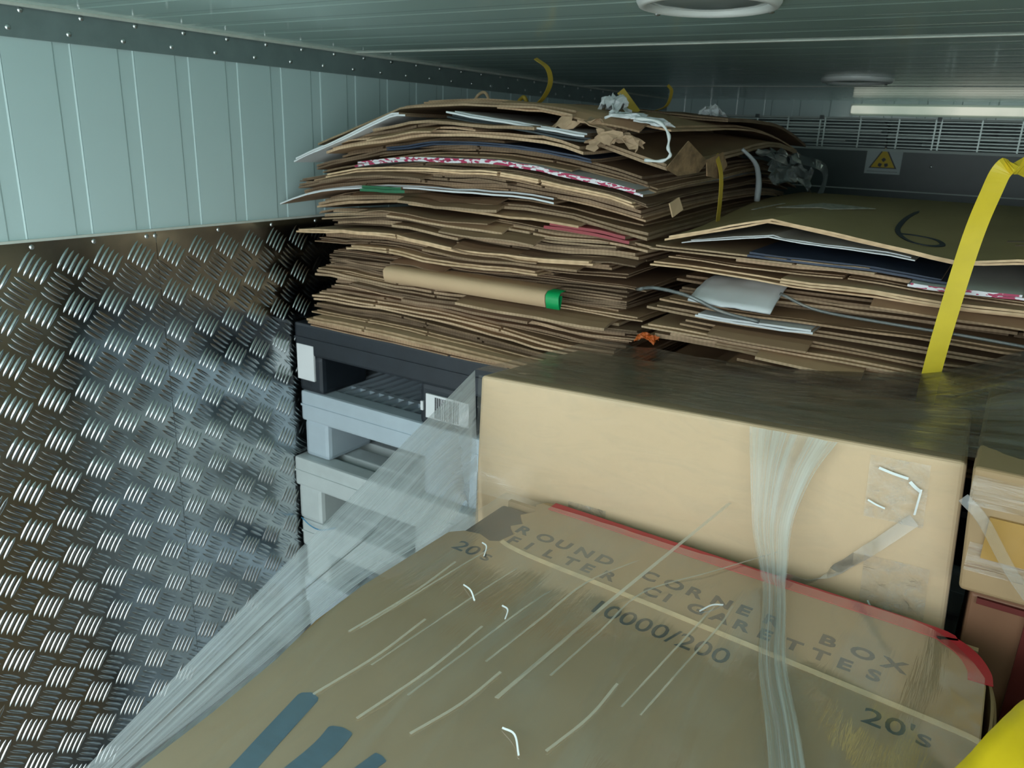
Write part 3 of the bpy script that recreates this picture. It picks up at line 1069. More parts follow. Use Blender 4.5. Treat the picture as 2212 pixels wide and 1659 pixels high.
s = tube('paper_loop', [(-0.93, 1.30, Z(0.046)), (-0.915, 1.30, Z(0.066)), (-0.895, 1.295, Z(0.070)), (-0.885, 1.30, Z(0.048))], 0.003, M['tan_card'], n=14)
tag(s, 'small tan paper loop on the crown of the left bale', 'scrap')
s = tube('strap_knot', [(-0.866, 1.36, Z(0.052)), (-0.858, 1.36, Z(0.062)), (-0.846, 1.355, Z(0.066)), (-0.842, 1.36, Z(0.055))], 0.004, M['strap2'], n=12)
tag(s, 'tiny yellow strap knot between the paper loop and the strap tail', 'strap')

def crumple(name, cx, cy, cz, sx, sy, sz, mat, seed, amp=0.5, nu=14, nv=12, shape=None):
    def fn(u, v):
        a, b = (u - 0.5) * 2, (v - 0.5) * 2
        d = Vector((fbm(a * 2 + seed, b * 2, 1), fbm(a * 2, b * 2 + seed, 2), fbm(a * 2.5 + seed, b * 2.5, 3)))
        x, y, zz = a, b, 0.4 - 0.5 * (a * a + b * b)
        if shape:
            zz += shape(a, b)
        return (cx + (x + d.x * amp) * sx, cy + (y + d.y * amp) * sy, cz + (zz + d.z * amp) * sz)
    o = patch(name, fn, nu, nv, mat)
    o.data.polygons.foreach_set('use_smooth', [False] * len(o.data.polygons))
    md = o.modifiers.new('thickness', 'SOLIDIFY')
    md.thickness = 0.0012
    return o
o = crumple('crumpled_plastic', -0.590, 1.22, Z(0.050), 0.019, 0.03, 0.030, M['white_card'], 4.0)
tag(o, 'crumpled white plastic sticking up on top of the left bale', 'plastic')
o = crumple('plastic_scrap', -0.495, 1.11, Z(0.028), 0.042, 0.03, 0.010, M['white_card'], 9.0, shape=lambda a, b: -0.6 * a)
tag(o, 'flat white plastic scrap at the upper right edge of the left bale', 'plastic')
o = crumple('plastic_scrap', -0.525, 1.50, Z(0.052), 0.018, 0.02, 0.020, M['white_card'], 14.0)
tag(o, 'small white plastic peak at the back of the left bale', 'plastic')
o = crumple('plastic_scrap', -0.83, 1.33, Z(0.050), 0.020, 0.02, 0.010, M['white_card'], 16.0)
tag(o, 'tiny white plastic scrap beside the curling strap tail', 'plastic')
s = tube('foam_edge', [(-0.488, 1.082, Z(0.026)), (-0.452, 1.078, Z(0.022)), (-0.434, 1.076, Z(0.006)), (-0.432, 1.074, Z(-0.012)), (-0.428, 1.074, Z(-0.022)), (-0.440, 1.074, Z(-0.030)), (-0.466, 1.076, Z(-0.030))], lambda t: 0.0022 + 0.0006 * math.sin(t * 40), M['foam'], n=44)
tag(s, 'white foam edging curved round the upper right corner of the left bale', 'foam')
M['crumple_kraft'] = plain('crumpled_kraft', (0.42, 0.29, 0.18), 0.7, var=0.25, scale=40)
o = crumple('crumpled_paper', -0.585, 1.12, Z(0.018), 0.050, 0.03, 0.022, M['crumple_kraft'], 2.0)
tag(o, 'crumpled brown paper lying on the front of the left bale top', 'paper')
o = crumple('crumpled_paper', -0.520, 1.085, Z(-0.004), 0.040, 0.012, 0.022, M['crumple_kraft'], 22.0)
tag(o, 'torn brown paper hanging at the upper right of the left bale', 'paper')
M['spot_kraft'] = plain('spotted_kraft', (0.27, 0.17, 0.09), 0.65, var=0.5, scale=55)
def scrap(pts, label, mat, th=0.002):
    n = len(pts)
    c = sum((Vector(p) for p in pts), Vector()) / n
    nn = (Vector(pts[1]) - Vector(pts[0])).cross(Vector(pts[2]) - Vector(pts[0])).normalized()
    vs = [Vector(p) for p in pts] + [Vector(p) + nn * th for p in pts]
    fs = [tuple(range(n))[::-1], tuple(range(n, 2 * n))] + [(i, (i + 1) % n, n + (i + 1) % n, n + i) for i in range(n)]
    o = link_mesh('cardboard_scrap', vs, fs, mat)
    return tag(o, label, 'cardboard')
scrap([(-0.432, 1.075, Z(-0.040)), (-0.420, 1.12, Z(-0.002)), (-0.412, 1.185, Z(-0.030)), (-0.415, 1.16, Z(-0.046)), (-0.424, 1.10, Z(-0.050))], 'torn spotted brown cardboard peak on the right side of the left bale', M['spot_kraft'])
scrap([(-0.415, 1.19, Z(-0.028)), (-0.408, 1.24, Z(-0.016)), (-0.406, 1.262, Z(-0.036)), (-0.410, 1.24, Z(-0.056)), (-0.415, 1.20, Z(-0.052))], 'small torn cardboard flap above the thin yellow strap', M['spot_kraft'])
scrap([(-0.428, 1.09, Z(-0.088)), (-0.424, 1.115, Z(-0.080)), (-0.420, 1.125, Z(-0.098)), (-0.425, 1.10, Z(-0.108))], 'small pale cardboard tab on the right corner of the left bale', M['tan_card'])
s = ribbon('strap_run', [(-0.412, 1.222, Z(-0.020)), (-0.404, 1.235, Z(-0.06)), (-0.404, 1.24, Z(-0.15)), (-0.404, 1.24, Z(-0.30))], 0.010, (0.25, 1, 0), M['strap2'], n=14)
tag(s, 'thin yellow strap running down the right side of the left bale', 'strap', 'yellow straps')
s = tube('plastic_drip', [(-0.428, 1.40, Z(-0.012)), (-0.408, 1.42, Z(-0.035)), (-0.404, 1.44, Z(-0.065)), (-0.404, 1.445, Z(-0.100))], lambda t: 0.003 + 0.009 * t * t * (1.25 - t), M['poly'], n=16, seg=8)
tag(s, 'white twisted plastic hanging down the shaded side of the left bale', 'plastic')
o = crumple('plastic_drape', -0.40, 1.62, Z(-0.040), 0.020, 0.15, 0.030, M['poly_grey'], 31.0, shape=lambda a, b: -0.9 * a - 0.3 * b)
tag(o, 'grey plastic draped over the far right shoulder of the left bale', 'plastic')
s = ribbon('plastic_strip', [(-0.40, 1.70, Z(-0.030)), (-0.375, 1.80, Z(-0.045)), (-0.372, 1.83, Z(-0.075)), (-0.375, 1.80, Z(-0.112))], 0.02, (0.2, 1, 0), M['poly_grey'], n=14)
tag(s, 'grey plastic strip hanging at the far end of the left bale', 'plastic')
o = crumple('orange_scrap', -0.444, 1.088, Z(-0.287), 0.016, 0.010, 0.012, M['orange'], 41.0)
tag(o, 'bright orange scrap caught between the two bales', 'scrap')

# ---- bale 2 to the right
def bow2(z):
    def f(x, y):
        return Z(z) + 0.008 * fbm(x * 2.6 + 9, y * 1.5, z * 9, 2) * min(1, (z + 0.391) / 0.04) + 0.003 * fbm(x * 9 + 4, y * 3, z * 60, 2) * min(1, (z + 0.391) / 0.04)
    return f
SPEC2 = [
    (-0.283, 0.007, -0.330, 0.36, 1.062, None, M['tan_card'], 3, 'orange-tan carton along the bottom of the right bale'),
    (-0.268, 0.006, -0.44, 0.30, 1.055, None, None, 1, 'wide flat brown carton jutting out low in the right bale'),
    (-0.235, 0.006, -0.36, -0.20, 1.052, M['white_card'], M['white_card'], 1, 'thin white-edged carton strip low in the right bale'),
    (-0.172, 0.006, -0.25, 0.36, 1.050, None, M['tan_card'], 3, 'long tan-edged carton passing behind the yellow strap'),
    (-0.158, 0.006, -0.10, 0.02, 1.045, M['red_white'], M['white_card'], 0, 'carton with red and white lettering beside the yellow strap'),
    (-0.150, 0.006, -0.30, -0.06, 1.060, M['blue_card'], M['blue_card'], 0, 'blue printed carton edge just under the top carton of the right bale'),
]
b2 = random.Random(33)
G2 = 'brown flattened cartons in the right bale'
L2 = 'brown flattened carton in the right bale, between white paper bag and tented top'
z = -0.391
todo = sorted(SPEC2, key=lambda r: r[0])
while z < -0.146:
    if todo and z >= todo[0][0] - 0.003:
        _, th, x0, x1, y0, fr, fa, k, lb = todo.pop(0)
        o = carton_sheet(x0, x1, y0, 1.85, bow2(z), th, k, b2, front=fr, face=fa, curl=0.001, slots=[] if fr else None)
        tag(o, lb, 'cardboard')
        z += th * 1.05
        continue
    th = b2.choice((0.0040, 0.0050, 0.0062, 0.0078, 0.0095))
    if z < -0.30: th = 0.009
    k = b2.choice((0, 0, 1, 1, 2, 0, 1, 3))
    x0, x1, y0 = -0.43 + b2.uniform(-.02, .05), 0.36 + b2.uniform(-.05, .02), 1.075 + b2.uniform(-.015, .035)
    if -0.225 < z < -0.185:
        y0 += 0.06
        x0 += 0.03
    if b2.random() < 0.25: x0 += b2.uniform(.05, .25)
    if b2.random() < 0.2: x1 -= b2.uniform(.05, .25)
    flap = None
    if z > -0.30 and b2.random() < 0.33:
        xa = b2.uniform(x0, 0.0)
        flap = (xa, xa + b2.uniform(0.10, 0.3), b2.uniform(0.003, 0.010))
    o = carton_sheet(x0, x1, y0, 1.85 + b2.uniform(-.06, .04), bow2(z), th, k, b2, flap=flap)
    if z < -0.225:
        tag(o, 'brown flattened carton in the right bale, below the white paper bag', 'cardboard', 'lower cartons of the right bale')
    else:
        tag(o, L2, 'cardboard', G2)
    z += th * 1.05

# white paper and film bulging out of the middle of bale 2
def wp(u, v):
    x = -0.372 + 0.115 * u
    y = 1.16 - 0.11 * v
    zz = -0.196 + 0.010 * u - 0.020 * v * v - 0.012 * v * u + 0.002 * fbm(u * 4, v * 4)
    return (x, y, Z(zz))
o = patch('white_paper_bag', wp, 12, 10, M['white_card'])
md = o.modifiers.new('thickness', 'SOLIDIFY'); md.thickness = 0.003
tag(o, 'white paper bag bulging from the middle of the right bale', 'paper')
s = tube('plastic_rope', [(-0.455, 1.06, Z(-0.212)), (-0.42, 1.045, Z(-0.203)), (-0.37, 1.042, Z(-0.207)), (-0.32, 1.042, Z(-0.222)), (-0.268, 1.042, Z(-0.228))], 0.0028, M['poly_grey'], n=22)
tag(s, 'grey plastic edge winding below the white paper bag', 'plastic')
s = tube('plastic_rope', [(-0.25, 1.06, Z(-0.190)), (-0.20, 1.05, Z(-0.203)), (-0.12, 1.045, Z(-0.206)), (-0.03, 1.045, Z(-0.208)), (0.06, 1.045, Z(-0.212))], 0.0022, M['poly_grey'], n=22)
tag(s, 'thin grey plastic edge to the right of the white paper bag', 'plastic')

# top carton of bale 2, tented
f2 = pw([(-0.425, -0.139), (-0.405, -0.134), (-0.276, -0.100), (-0.05, -0.131), (0.02, -0.120), (0.37, -0.130)])
def ztop2(x, y):
    t = min(1.0, max(0.0, (y - 1.08) / 0.5))
    t = t * t * (3 - 2 * t)
    return Z(f2(x) * (1 - t) + (-0.106) * t)
M['top_card'] = plain('top_carton_card', (0.40, 0.30, 0.15), 0.6, var=0.06, scale=6, spec=0.3)
b3 = random.Random(3)
tc2 = carton_sheet(-0.422, 0.37, 1.068, 1.835, ztop2, 0.006, 3, b3, face=M['top_card'], slots=[], curl=0.0, nx=28, name='flattened_carton')
tag(tc2, 'large olive-brown carton with a handwritten 6, tented on top of the right bale', 'cardboard')
lin2 = lambda x, y: ztop2(x, y) - 0.012
tc3 = carton_sheet(-0.40, -0.10, 1.078, 1.70, lambda x, y: ztop2(x, y) - 0.008 - 0.014 * max(0, 1 - abs(x + 0.26) / 0.13), 0.003, 0, b3, face=M['white_card'], front=M['white_card'], slots=[], curl=0.0, nx=20)
tag(tc3, 'white-lined carton seen inside the tented top of the right bale', 'cardboard')
tc4 = carton_sheet(-0.44, -0.14, 1.058, 1.55, lambda x, y: Z(-0.149), 0.005, 1, b3, slots=[-0.24], curl=0.004)
tag(tc4, 'brown carton with a bent front flap under the tented top carton', 'cardboard')
M['marker'] = plain('marker_black', (0.012, 0.020, 0.035), 0.5, var=0.1)
def stroke_on(zfun, pts, w, mat, name, parent, n=22, th=0.0007, lift=0.0064, round_ends=False):
    path = catmull([(p[0], p[1], 0) for p in pts], n)
    path_len = sum((path[i + 1] - path[i]).length for i in range(n))
    vs, fs = [], []
    for i, p in enumerate(path):
        tg = (path[min(i + 1, n)] - path[max(i - 1, 0)]).normalized()
        e = min(i, n - i) / n * path_len / (w * 0.5)
        s = Vector((-tg.y, tg.x, 0)) * w / 2 * (max(0.12, math.sqrt(max(0.0, 1 - (1 - min(1.0, e)) ** 2))) if round_ends else 1.0)
        for q, l in ((p - s, 0), (p + s, 0), (p + s, th), (p - s, th)):
            vs.append((q.x, q.y, zfun(q.x, q.y) + lift + l))
    for i in range(n):
        for k in range(4):
            a, b = i * 4 + k, i * 4 + (k + 1) % 4
            fs.append((a, b, b + 4, a + 4))
    fs += [(3, 2, 1, 0), tuple(n * 4 + k for k in range(4))]
    return link_mesh(name, vs, fs, mat, parent)
stroke_on(ztop2, [(-0.147, 1.50), (-0.150, 1.36), (-0.142, 1.22), (-0.120, 1.145), (-0.095, 1.135), (-0.080, 1.165), (-0.090, 1.20), (-0.115, 1.205), (-0.138, 1.19)], 0.007, M['marker'], 'handwritten_digit', tc2, n=40, round_ends=True)
M['faint'] = plain('faint_print', (0.20, 0.14, 0.09), 0.6, var=0.2, scale=60)
stroke_on(ztop2, [(-0.01, 1.24), (0.03, 1.235)], 0.012, M['faint'], 'faint_print', tc2, n=4)
stroke_on(ztop2, [(0.0, 1.20), (0.05, 1.195)], 0.008, M['faint'], 'faint_print', tc2, n=4)
M['lbl_faint'] = plain('printed_label', (0.55, 0.52, 0.45), 0.5, var=0.5, scale=90)
stroke_on(ztop2, [(-0.330, 1.45), (-0.235, 1.41)], 0.13, M['lbl_faint'], 'printed_label', tc2, n=6)
stroke_on(ztop2, [(-0.36, 1.46), (-0.385, 1.36)], 0.006, M['lbl_faint'], 'tape_mark', tc2, n=6)

# bright yellow strap round bale 2
s = ribbon('packing_strap', [(-0.056, 1.035, Z(-0.345)), (-0.055, 1.030, Z(-0.255)), (-0.0485, 1.022, Z(-0.160)), (-0.041, 1.012, Z(-0.086)), (-0.0325, 1.000, Z(-0.040)), (-0.0275, 0.995, Z(-0.020)), (-0.020, 0.998, Z(-0.0135)), (-0.004, 1.01, Z(-0.016)), (0.015, 1.05, Z(-0.030)), (0.03, 1.15, Z(-0.075)), (0.04, 1.3, Z(-0.104))], 0.0205, [(1, 0.1, 0), (1, 0.1, 0), (1, 0.2, 0), (1, 0.3, 0), (0.6, 1.0, 0.0), (0.6, 1.0, 0)], M['strap'], n=48, th=0.001)
tag(s, 'bright yellow packing strap standing loose in front of the right bale', 'strap', 'yellow straps')

# ================================================================== wrapped load in the foreground
M['pale_card'] = plain('pale_carton', (0.64, 0.475, 0.295), 0.55, var=0.05, scale=5, spec=0.35, bump=0.05)
M['carton'] = plain('carton_brown', (0.36, 0.25, 0.135), 0.6, var=0.06, scale=6, spec=0.3, bump=0.05)
M['carton_edge'] = plain('carton_cut_edge', (0.52, 0.40, 0.23), 0.7, var=0.15, scale=60)
M['red_tape'] = plain('red_band', (0.45, 0.025, 0.035), 0.4, var=0.12, scale=25)
M['dark_red'] = plain('dark_red_print', (0.12, 0.018, 0.014), 0.5, var=0.15, scale=15)
M['rust_card'] = plain('reddish_carton', (0.22, 0.105, 0.055), 0.6, var=0.1, scale=8)
M['print'] = plain('carton_ink', (0.016, 0.03, 0.035), 0.6, var=0.15, scale=60)
M['blue_marker'] = plain('blue_marker', (0.035, 0.095, 0.16), 0.5, var=0.2, scale=40, stretch=(1, 6, 1))
M['brown_tape'] = plain('brown_tape', (0.40, 0.24, 0.07), 0.15, var=0.1, scale=10, spec=0.7)
M['clear_tape'] = film_mat('clear_tape', 0.02, 0.50, 3, 5, tint=(0.90, 0.90, 0.85), gloss=0.13, rough=0.12, bump=0.3)

def hexa(name, c8, mat, parent, bevel=0.004):
    bm = bmesh.new()
    vs = [bm.verts.new(c) for c in c8]
    for f in ((0, 3, 2, 1), (4, 5, 6, 7), (0, 1, 5, 4), (1, 2, 6, 5), (2, 3, 7, 6), (3, 0, 4, 7)):
        bm.faces.new([vs[i] for i in f])
    bmesh.ops.bevel(bm, geom=list(bm.edges), offset=bevel, segments=3, affect='EDGES', profile=0.5)
    o = bm_obj(name, bm, mat)
    if parent:
        rel(o, parent)
    return o

def prism(name, pts, z0, z1, mat, parent):
    n = len(pts)
    vs = [(p[0], p[1], z0) for p in pts] + [(p[0], p[1], z1) for p in pts]
    fs = [tuple(range(n))[::-1], tuple(range(n, 2 * n))] + [(i, (i + 1) % n, n + (i + 1) % n, n + i) for i in range(n)]
    o = link_mesh(name, vs, fs, mat)
    if parent:
        rel(o, parent)
    return o

# load pallet and the cartons below (they carry what the photograph shows)
lp = copy_thing(g1, (-0.46, 0.02, 0.0))
tag(lp, 'grey plastic pallet on the floor under the film-wrapped cartons', 'pallet')
def simple_carton(x0, x1, y0, y1, z0, z1, mat, label, group=None):
    t = empty('carton', ((x0 + x1) / 2, (y0 + y1) / 2, z0))
    tag(t, label, 'carton', group)
    o = box('body', x0, x1, y0, y1, z0, z1 - 0.003, mat, None, 0.004); rel(o, t)
    ym = (y0 + y1) / 2
    o = box('flap', x0 + 0.001, x1 - 0.001, y0 + 0.001, ym - 0.001, z1 - 0.003, z1, mat, None, 0.001); rel(o, t)
    o = box('flap', x0 + 0.001, x1 - 0.001, ym + 0.001, y1 - 0.001, z1 - 0.003, z1, mat, None, 0.001); rel(o, t)
    o = box('tape', x0 - 0.0006, x1 + 0.0006, ym - 0.025, ym + 0.025, z1 - 0.05, z1 + 0.0005, M['brown_tape']); rel(o, t)
    return t
GL = 'lower cartons of the wrapped load'
LL = 'brown carton in the lower layers of the wrapped load, under the visible cartons'
zl = PH + 0.001
hf = (Z(-0.702) - zl) / 3
hb = (Z(-0.522) - zl) / 4
for k in range(3):
    simple_carton(-0.445, 0.045, 0.05, 0.700, zl + hf * k, zl + hf * (k + 1) - 0.001, M['carton'], LL, GL)
    simple_carton(0.062, 0.55, 0.05, 0.690, zl + hf * k, zl + hf * (k + 1) - 0.001, M['carton'], LL, GL)
for k in range(4):
    simple_carton(-0.49, 0.005, 0.750, 1.015, zl + hb * k, zl + hb * (k + 1) - 0.001, M['carton'], LL, GL)
    simple_carton(0.03, 0.52, 0.735, 1.015, zl + hb * k, zl + hb * (k + 1) - 0.001, M['carton'], LL, GL)

# carton A: pale, behind
tA = empty('carton', (-0.25, 0.85, Z(-0.52)))
tag(tA, 'pale tan carton with clean front face standing behind the lettered carton', 'carton')
hexa('body', [(-0.502, 0.722, Z(-0.52)), (0.020, 0.757, Z(-0.52)), (0.000, 1.010, Z(-0.52)), (-0.515, 0.995, Z(-0.52)),
              (-0.495, 0.720, Z(-0.270)), (0.0015, 0.755, Z(-0.2615)), (-0.005, 1.010, Z(-0.285)), (-0.512, 0.995, Z(-0.300))], M['pale_card'], tA, 0.005)
def onA(u, v, d=0.0):
    """point on A's front face: u left to right, v top to bottom, d proud of it"""
    a = Vector((-0.495, 0.720, Z(-0.270))).lerp(Vector((0.0015, 0.755, Z(-0.2615))), u)
    b = Vector((-0.502, 0.722, Z(-0.52))).lerp(Vector((0.020, 0.757, Z(-0.52))), u)
    p = a.lerp(b, v)
    return (p.x, p.y - d, p.z)
def tapefn(u0, u1, v0, v1, d, amp, sd):
    return lambda u, v: onA(u0 + (u1 - u0) * u, v0 + (v1 - v0) * v, d + amp * fbm(u * 5 + sd, v * 5))
o = patch('clear_tape', tapefn(0.845, 0.945, 0.03, 0.27, 0.0022, 0.0012, 1), 14, 14, M['clear_tape']); rel(o, tA)
o = patch('clear_tape', tapefn(0.855, 0.965, 0.42, 0.72, 0.0022, 0.0016, 7), 16, 14, M['clear_tape']); rel(o, tA)
o = patch('clear_tape', tapefn(0.245, 0.335, 0.52, 0.78, 0.0022, 0.0016, 17), 12, 12, M['clear_tape']); rel(o, tA)
# small side mark printing on its right edge
for v in (0.38, 0.50, 0.60):
    p = onA(0.985, v, 0.0006)

# carton B: lettered, in front
ZB = Z(-0.400)
tB = empty('carton', (-0.19, 0.40, Z(-0.70)))
tag(tB, 'brown cigarette carton with printed lettering and red band, nearest the camera', 'carton')
for nm, a in (('side_wall', (-0.411, -0.405, 0.06, 0.590)), ('side_wall', (0.040, 0.046, 0.06, 0.660)), ('end_wall', (-0.434, 0.040, 0.694, 0.700)), ('end_wall', (-0.434, 0.040, 0.06, 0.066))):
    o = box(nm, a[0], a[1], a[2], a[3], Z(-0.70), ZB - 0.0032, M['carton']); rel(o, tB)
o = box('bottom', -0.434, 0.040, 0.066, 0.694, Z(-0.70), Z(-0.694), M['carton']); rel(o, tB)
M['shade_fill'] = plain('shade_black', (0.014, 0.018, 0.020), 0.5, var=0.3, scale=30)  # near-black filler blocks: the shade inside the torn carton, put into colour
o = box('shade_block', -0.404, 0.038, 0.070, 0.690, Z(-0.690), ZB - 0.016, M['shade_fill'], None, 0.003); rel(o, tB)
near = [(-0.405, 0.060), (0.047, 0.060), (0.0475, 0.566), (0.02, 0.570), (-0.13, 0.5815), (-0.25, 0.590), (-0.33, 0.5945), (-0.368, 0.599), (-0.385, 0.607), (-0.396, 0.600), (-0.412, 0.606), (-0.430, 0.602), (-0.441, 0.590), (-0.443, 0.46), (-0.438, 0.40), (-0.425, 0.345), (-0.416, 0.28), (-0.411, 0.22)]
o = box('shade_block', -0.438, -0.30, 0.596, 0.690, Z(-0.52), ZB - 0.007, M['shade_fill'], None, 0.004); rel(o, tB)
o = prism('top_panel', near, ZB - 0.0032, ZB, M['carton'], tB)
# corrugated cut edge of the panel, bent slightly upward
es = [(-0.385, 0.6045), (-0.368, 0.599), (-0.33, 0.5945), (-0.25, 0.590), (-0.13, 0.5815), (0.02, 0.570), (0.0475, 0.566)]
o = ribbon('cut_edge', [(x, y + 0.0012, ZB + 0.0004) for x, y in es], 0.0046, (0.1, 1, 0.35), M['carton_edge'], th=0.0018, n=36); rel(o, tB)
far = [(-0.388, 0.606), (-0.36, 0.5995), (-0.25, 0.5925), (-0.13, 0.584), (0.02, 0.5725), (0.0475, 0.5685), (0.0475, 0.640), (0.045, 0.662), (0.036, 0.682), (0.020, 0.696), (-0.005, 0.7035), (-0.17, 0.7065), (-0.34, 0.712), (-0.392, 0.712), (-0.400, 0.700), (-0.392, 0.684), (-0.401, 0.668), (-0.388, 0.652), (-0.396, 0.640), (-0.383, 0.628)]
o = prism('top_flap', far, ZB - 0.0032, ZB - 0.0002, M['carton'], tB)
edge = [(-0.383, 0.7085), (-0.34, 0.7075), (-0.17, 0.7025), (-0.005, 0.6995), (0.018, 0.6925), (0.0325, 0.680), (0.0415, 0.661), (0.0435, 0.645)]
o = stroke_on(lambda x, y: ZB, [(x, y - 0.0025) for x, y in edge], 0.0175, M['red_tape'], 'red_band', tB, n=40, th=0.0009, lift=0.0001)
o.location = -tB.location
for (pts, zz) in (([(0.0500, 0.56), (0.0535, 0.60), (0.0525, 0.64), (0.047, 0.668), (0.036, 0.69)], -0.0055), ([(0.0530, 0.53), (0.0565, 0.58), (0.0555, 0.635), (0.050, 0.668)], -0.010)):
    o = ribbon('side_ply', [(x, y, ZB + zz - 0.03) for x, y in pts], 0.06, (0, 0, 1), M['carton'], th=0.002, n=16); rel(o, tB)
# lettering
tz = ZB + 0.00025
tz2 = ZB + 0.00005
sk = math.radians(-1.5)
def spread(text, x0, x1, y0, y1, size, wsc):
    n = len(text)
    for i, ch in enumerate(text):
        if ch == ' ':
            continue
        t = i / (n - 1)
        text_mesh('printed_letter', ch, size, M['print'], tB, (x0 + (x1 - x0) * t, y0 + (y1 - y0) * t, tz2), xscale=wsc, rot=(0, 0, sk), bold=0.0007)
spread('ROUND CORNER BOX', -0.386, -0.027, 0.6325, 0.6200, 0.0215, 1.12)
spread('FILTER CIGARETTES', -0.381, -0.034, 0.6085, 0.5965, 0.0205, 1.1)
text_mesh('printed_text', "20's", 0.026, M['print'], tB, (-0.4195, 0.5655, tz), width=0.044, rot=(0, 0, sk), bold=0.0001)
text_mesh('printed_text', "10000/200", 0.030, M['print'], tB, (-0.253, 0.5490, tz), width=0.122, rot=(0, 0, sk), bold=0.0001)
text_mesh('printed_text', "20's", 0.027, M['print'], tB, (-0.028, 0.5415, tz), width=0.046, rot=(0, 0, sk), bold=0.00015)
for pts, w in (([(-0.3735, 0.334), (-0.364, 0.290), (-0.352, 0.235), (-0.340, 0.16)], 0.017), ([(-0.330, 0.321), (-0.326, 0.300), (-0.326, 0.265), (-0.330, 0.16)], 0.019), ([(-0.290, 0.317), (-0.292, 0.302), (-0.298, 0.25), (-0.310, 0.16)], 0.011)):
    o = stroke_on(lambda x, y: ZB, pts, w, M['blue_marker'], 'marker_stroke', tB, n=48, th=0.0004, lift=0.0001, round_ends=True)
    o.location = -tB.location

# carton C1, C2 and D on the right
tC = empty('carton', (0.26, 0.86, Z(-0.365)))
tag(tC, 'yellow-brown carton sealed with shiny tape at the right edge', 'carton')
hexa('body', [(0.016, 0.722, Z(-0.366)), (0.50, 0.735, Z(-0.366)), (0.50, 1.00, Z(-0.366)), (0.016, 1.00, Z(-0.366)),
              (0.006, 0.722, Z(-0.252)), (0.50, 0.735, Z(-0.252)), (0.50, 1.00, Z(-0.252)), (0.006, 1.00, Z(-0.252))], M['carton'], tC, 0.004)
def onC(x0, x1, z0, z1, sd):
    return lambda u, v: (x0 + (x1 - x0) * u, 0.7195 + 0.013 * (x0 + (x1 - x0) * u) / 0.5 - 0.0012 * fbm(u * 6 + sd, v * 6), Z(z0 + (z1 - z0) * v))
o = box('brown_tape', 0.026, 0.49, 0.7190, 0.7230, Z(-0.330), Z(-0.292), M['brown_tape']); rel(o, tC)
o = patch('clear_tape', onC(0.008, 0.20, -0.258, -0.285, 3), 16, 8, M['clear_tape']); rel(o, tC)
o = patch('clear_tape', onC(0.016, 0.20, -0.318, -0.345, 8), 16, 8, M['clear_tape']); rel(o, tC)
tC2 = empty('carton', (0.26, 0.86, Z(-0.52)))
tag(tC2, 'reddish-brown carton with dark red printed border beneath the taped carton', 'carton')
hexa('body', [(0.030, 0.745, Z(-0.521)), (0.50, 0.755, Z(-0.521)), (0.50, 1.00, Z(-0.521)), (0.030, 1.00, Z(-0.521)),
              (0.026, 0.745, Z(-0.376)), (0.50, 0.755, Z(-0.376)), (0.50, 1.00, Z(-0.376)), (0.026, 1.00, Z(-0.376))], M['rust_card'], tC2, 0.004)
o = box('red_border', 0.032, 0.49, 0.7415, 0.7448, Z(-0.3845), Z(-0.379), M['dark_red']); rel(o, tC2)
o = box('red_border', 0.0705, 0.0850, 0.7415, 0.7458, Z(-0.515), Z(-0.3846), M['dark_red']); rel(o, tC2)
tD = simple_carton(0.0640, 0.55, 0.05, 0.690, Z(-0.701), Z(-0.470), M['carton'], 'brown carton partly hidden under the yellow sheet at the right')

# ------------------------------------------------------------------ yellow sheet, bottom right
M['tarp'] = plain('yellow_sheet', (0.80, 0.58, 0.01), 0.38, var=0.06, scale=6, spec=0.5)
ridge = catmull([(-0.02, 0.40, -0.40), (0.018, 0.452, -0.372), (0.034, 0.487, -0.360), (0.050, 0.530, -0.358), (0.068, 0.577, -0.360), (0.10, 0.63, -0.372), (0.16, 0.66, -0.40)], 40)
def tarp(u, v):
    p = ridge[min(40, int(u * 40 + 0.5))]
    d = Vector((0.09, -0.075, -0.03))
    fold = 0.010 * math.sin(v * 13 + u * 2.5) * (0.3 + v) + 0.006 * fbm(u * 4, v * 5)
    q = p + d * v * 2.4 + Vector((0.02, -0.02, 1)) * fold
    q.z -= 0.035 * v * v
    q.z = max(q.z, -0.466)
    return (q.x, q.y, Z(q.z))
o = patch('yellow_sheet', tarp, 40, 30, M['tarp'])
md = o.modifiers.new('thickness', 'SOLIDIFY'); md.thickness = 0.0012
tag(o, 'folded bright yellow plastic sheet in the bottom right corner', 'sheet')

# ------------------------------------------------------------------ stretch film
film = empty('stretch_film', (-0.2, 0.5, Z(-0.70)))
tag(film, 'clear stretch film wrapped round the foreground cartons, milky where gathered', 'plastic film')
F_side = film_mat('film_side', 0.22, 0.85, 1.0, 22, tint=(0.78, 0.86, 0.90), gloss=0.08, rough=0.2)
F_top = film_mat('film_top', 0.02, 0.30, 5, 16, tint=(0.62, 0.70, 0.68), gloss=0.11, rough=0.10, warp=1.4, bump=0.6)
F_pan = film_mat('film_panel', 0.04, 0.32, 1.6, 11, tint=(0.60, 0.72, 0.70), gloss=0.025, rough=0.12, warp=0.9, bump=0.25, contrast=(0.45, 0.80))
F_front = film_mat('film_front', 0.05, 0.18, 5, 4, tint=(0.66, 0.72, 0.66), gloss=0.03, rough=0.16, warp=1.6, bump=0.15, contrast=(0.45, 0.85))
F_band = film_mat('film_band', 0.12, 0.80, 1.0, 9, tint=(0.70, 0.82, 0.80), gloss=0.06, rough=0.2)
F_str = film_mat('film_strand', 0.25, 0.5, 2, 2, tint=(0.92, 0.92, 0.80), gloss=0.004, rough=0.3)
def line1(t):
    a, b = Vector((-0.500, 0.716, -0.2635)), Vector((-0.502, 0.03, -0.535))
    p = a.lerp(b, t)
    return p
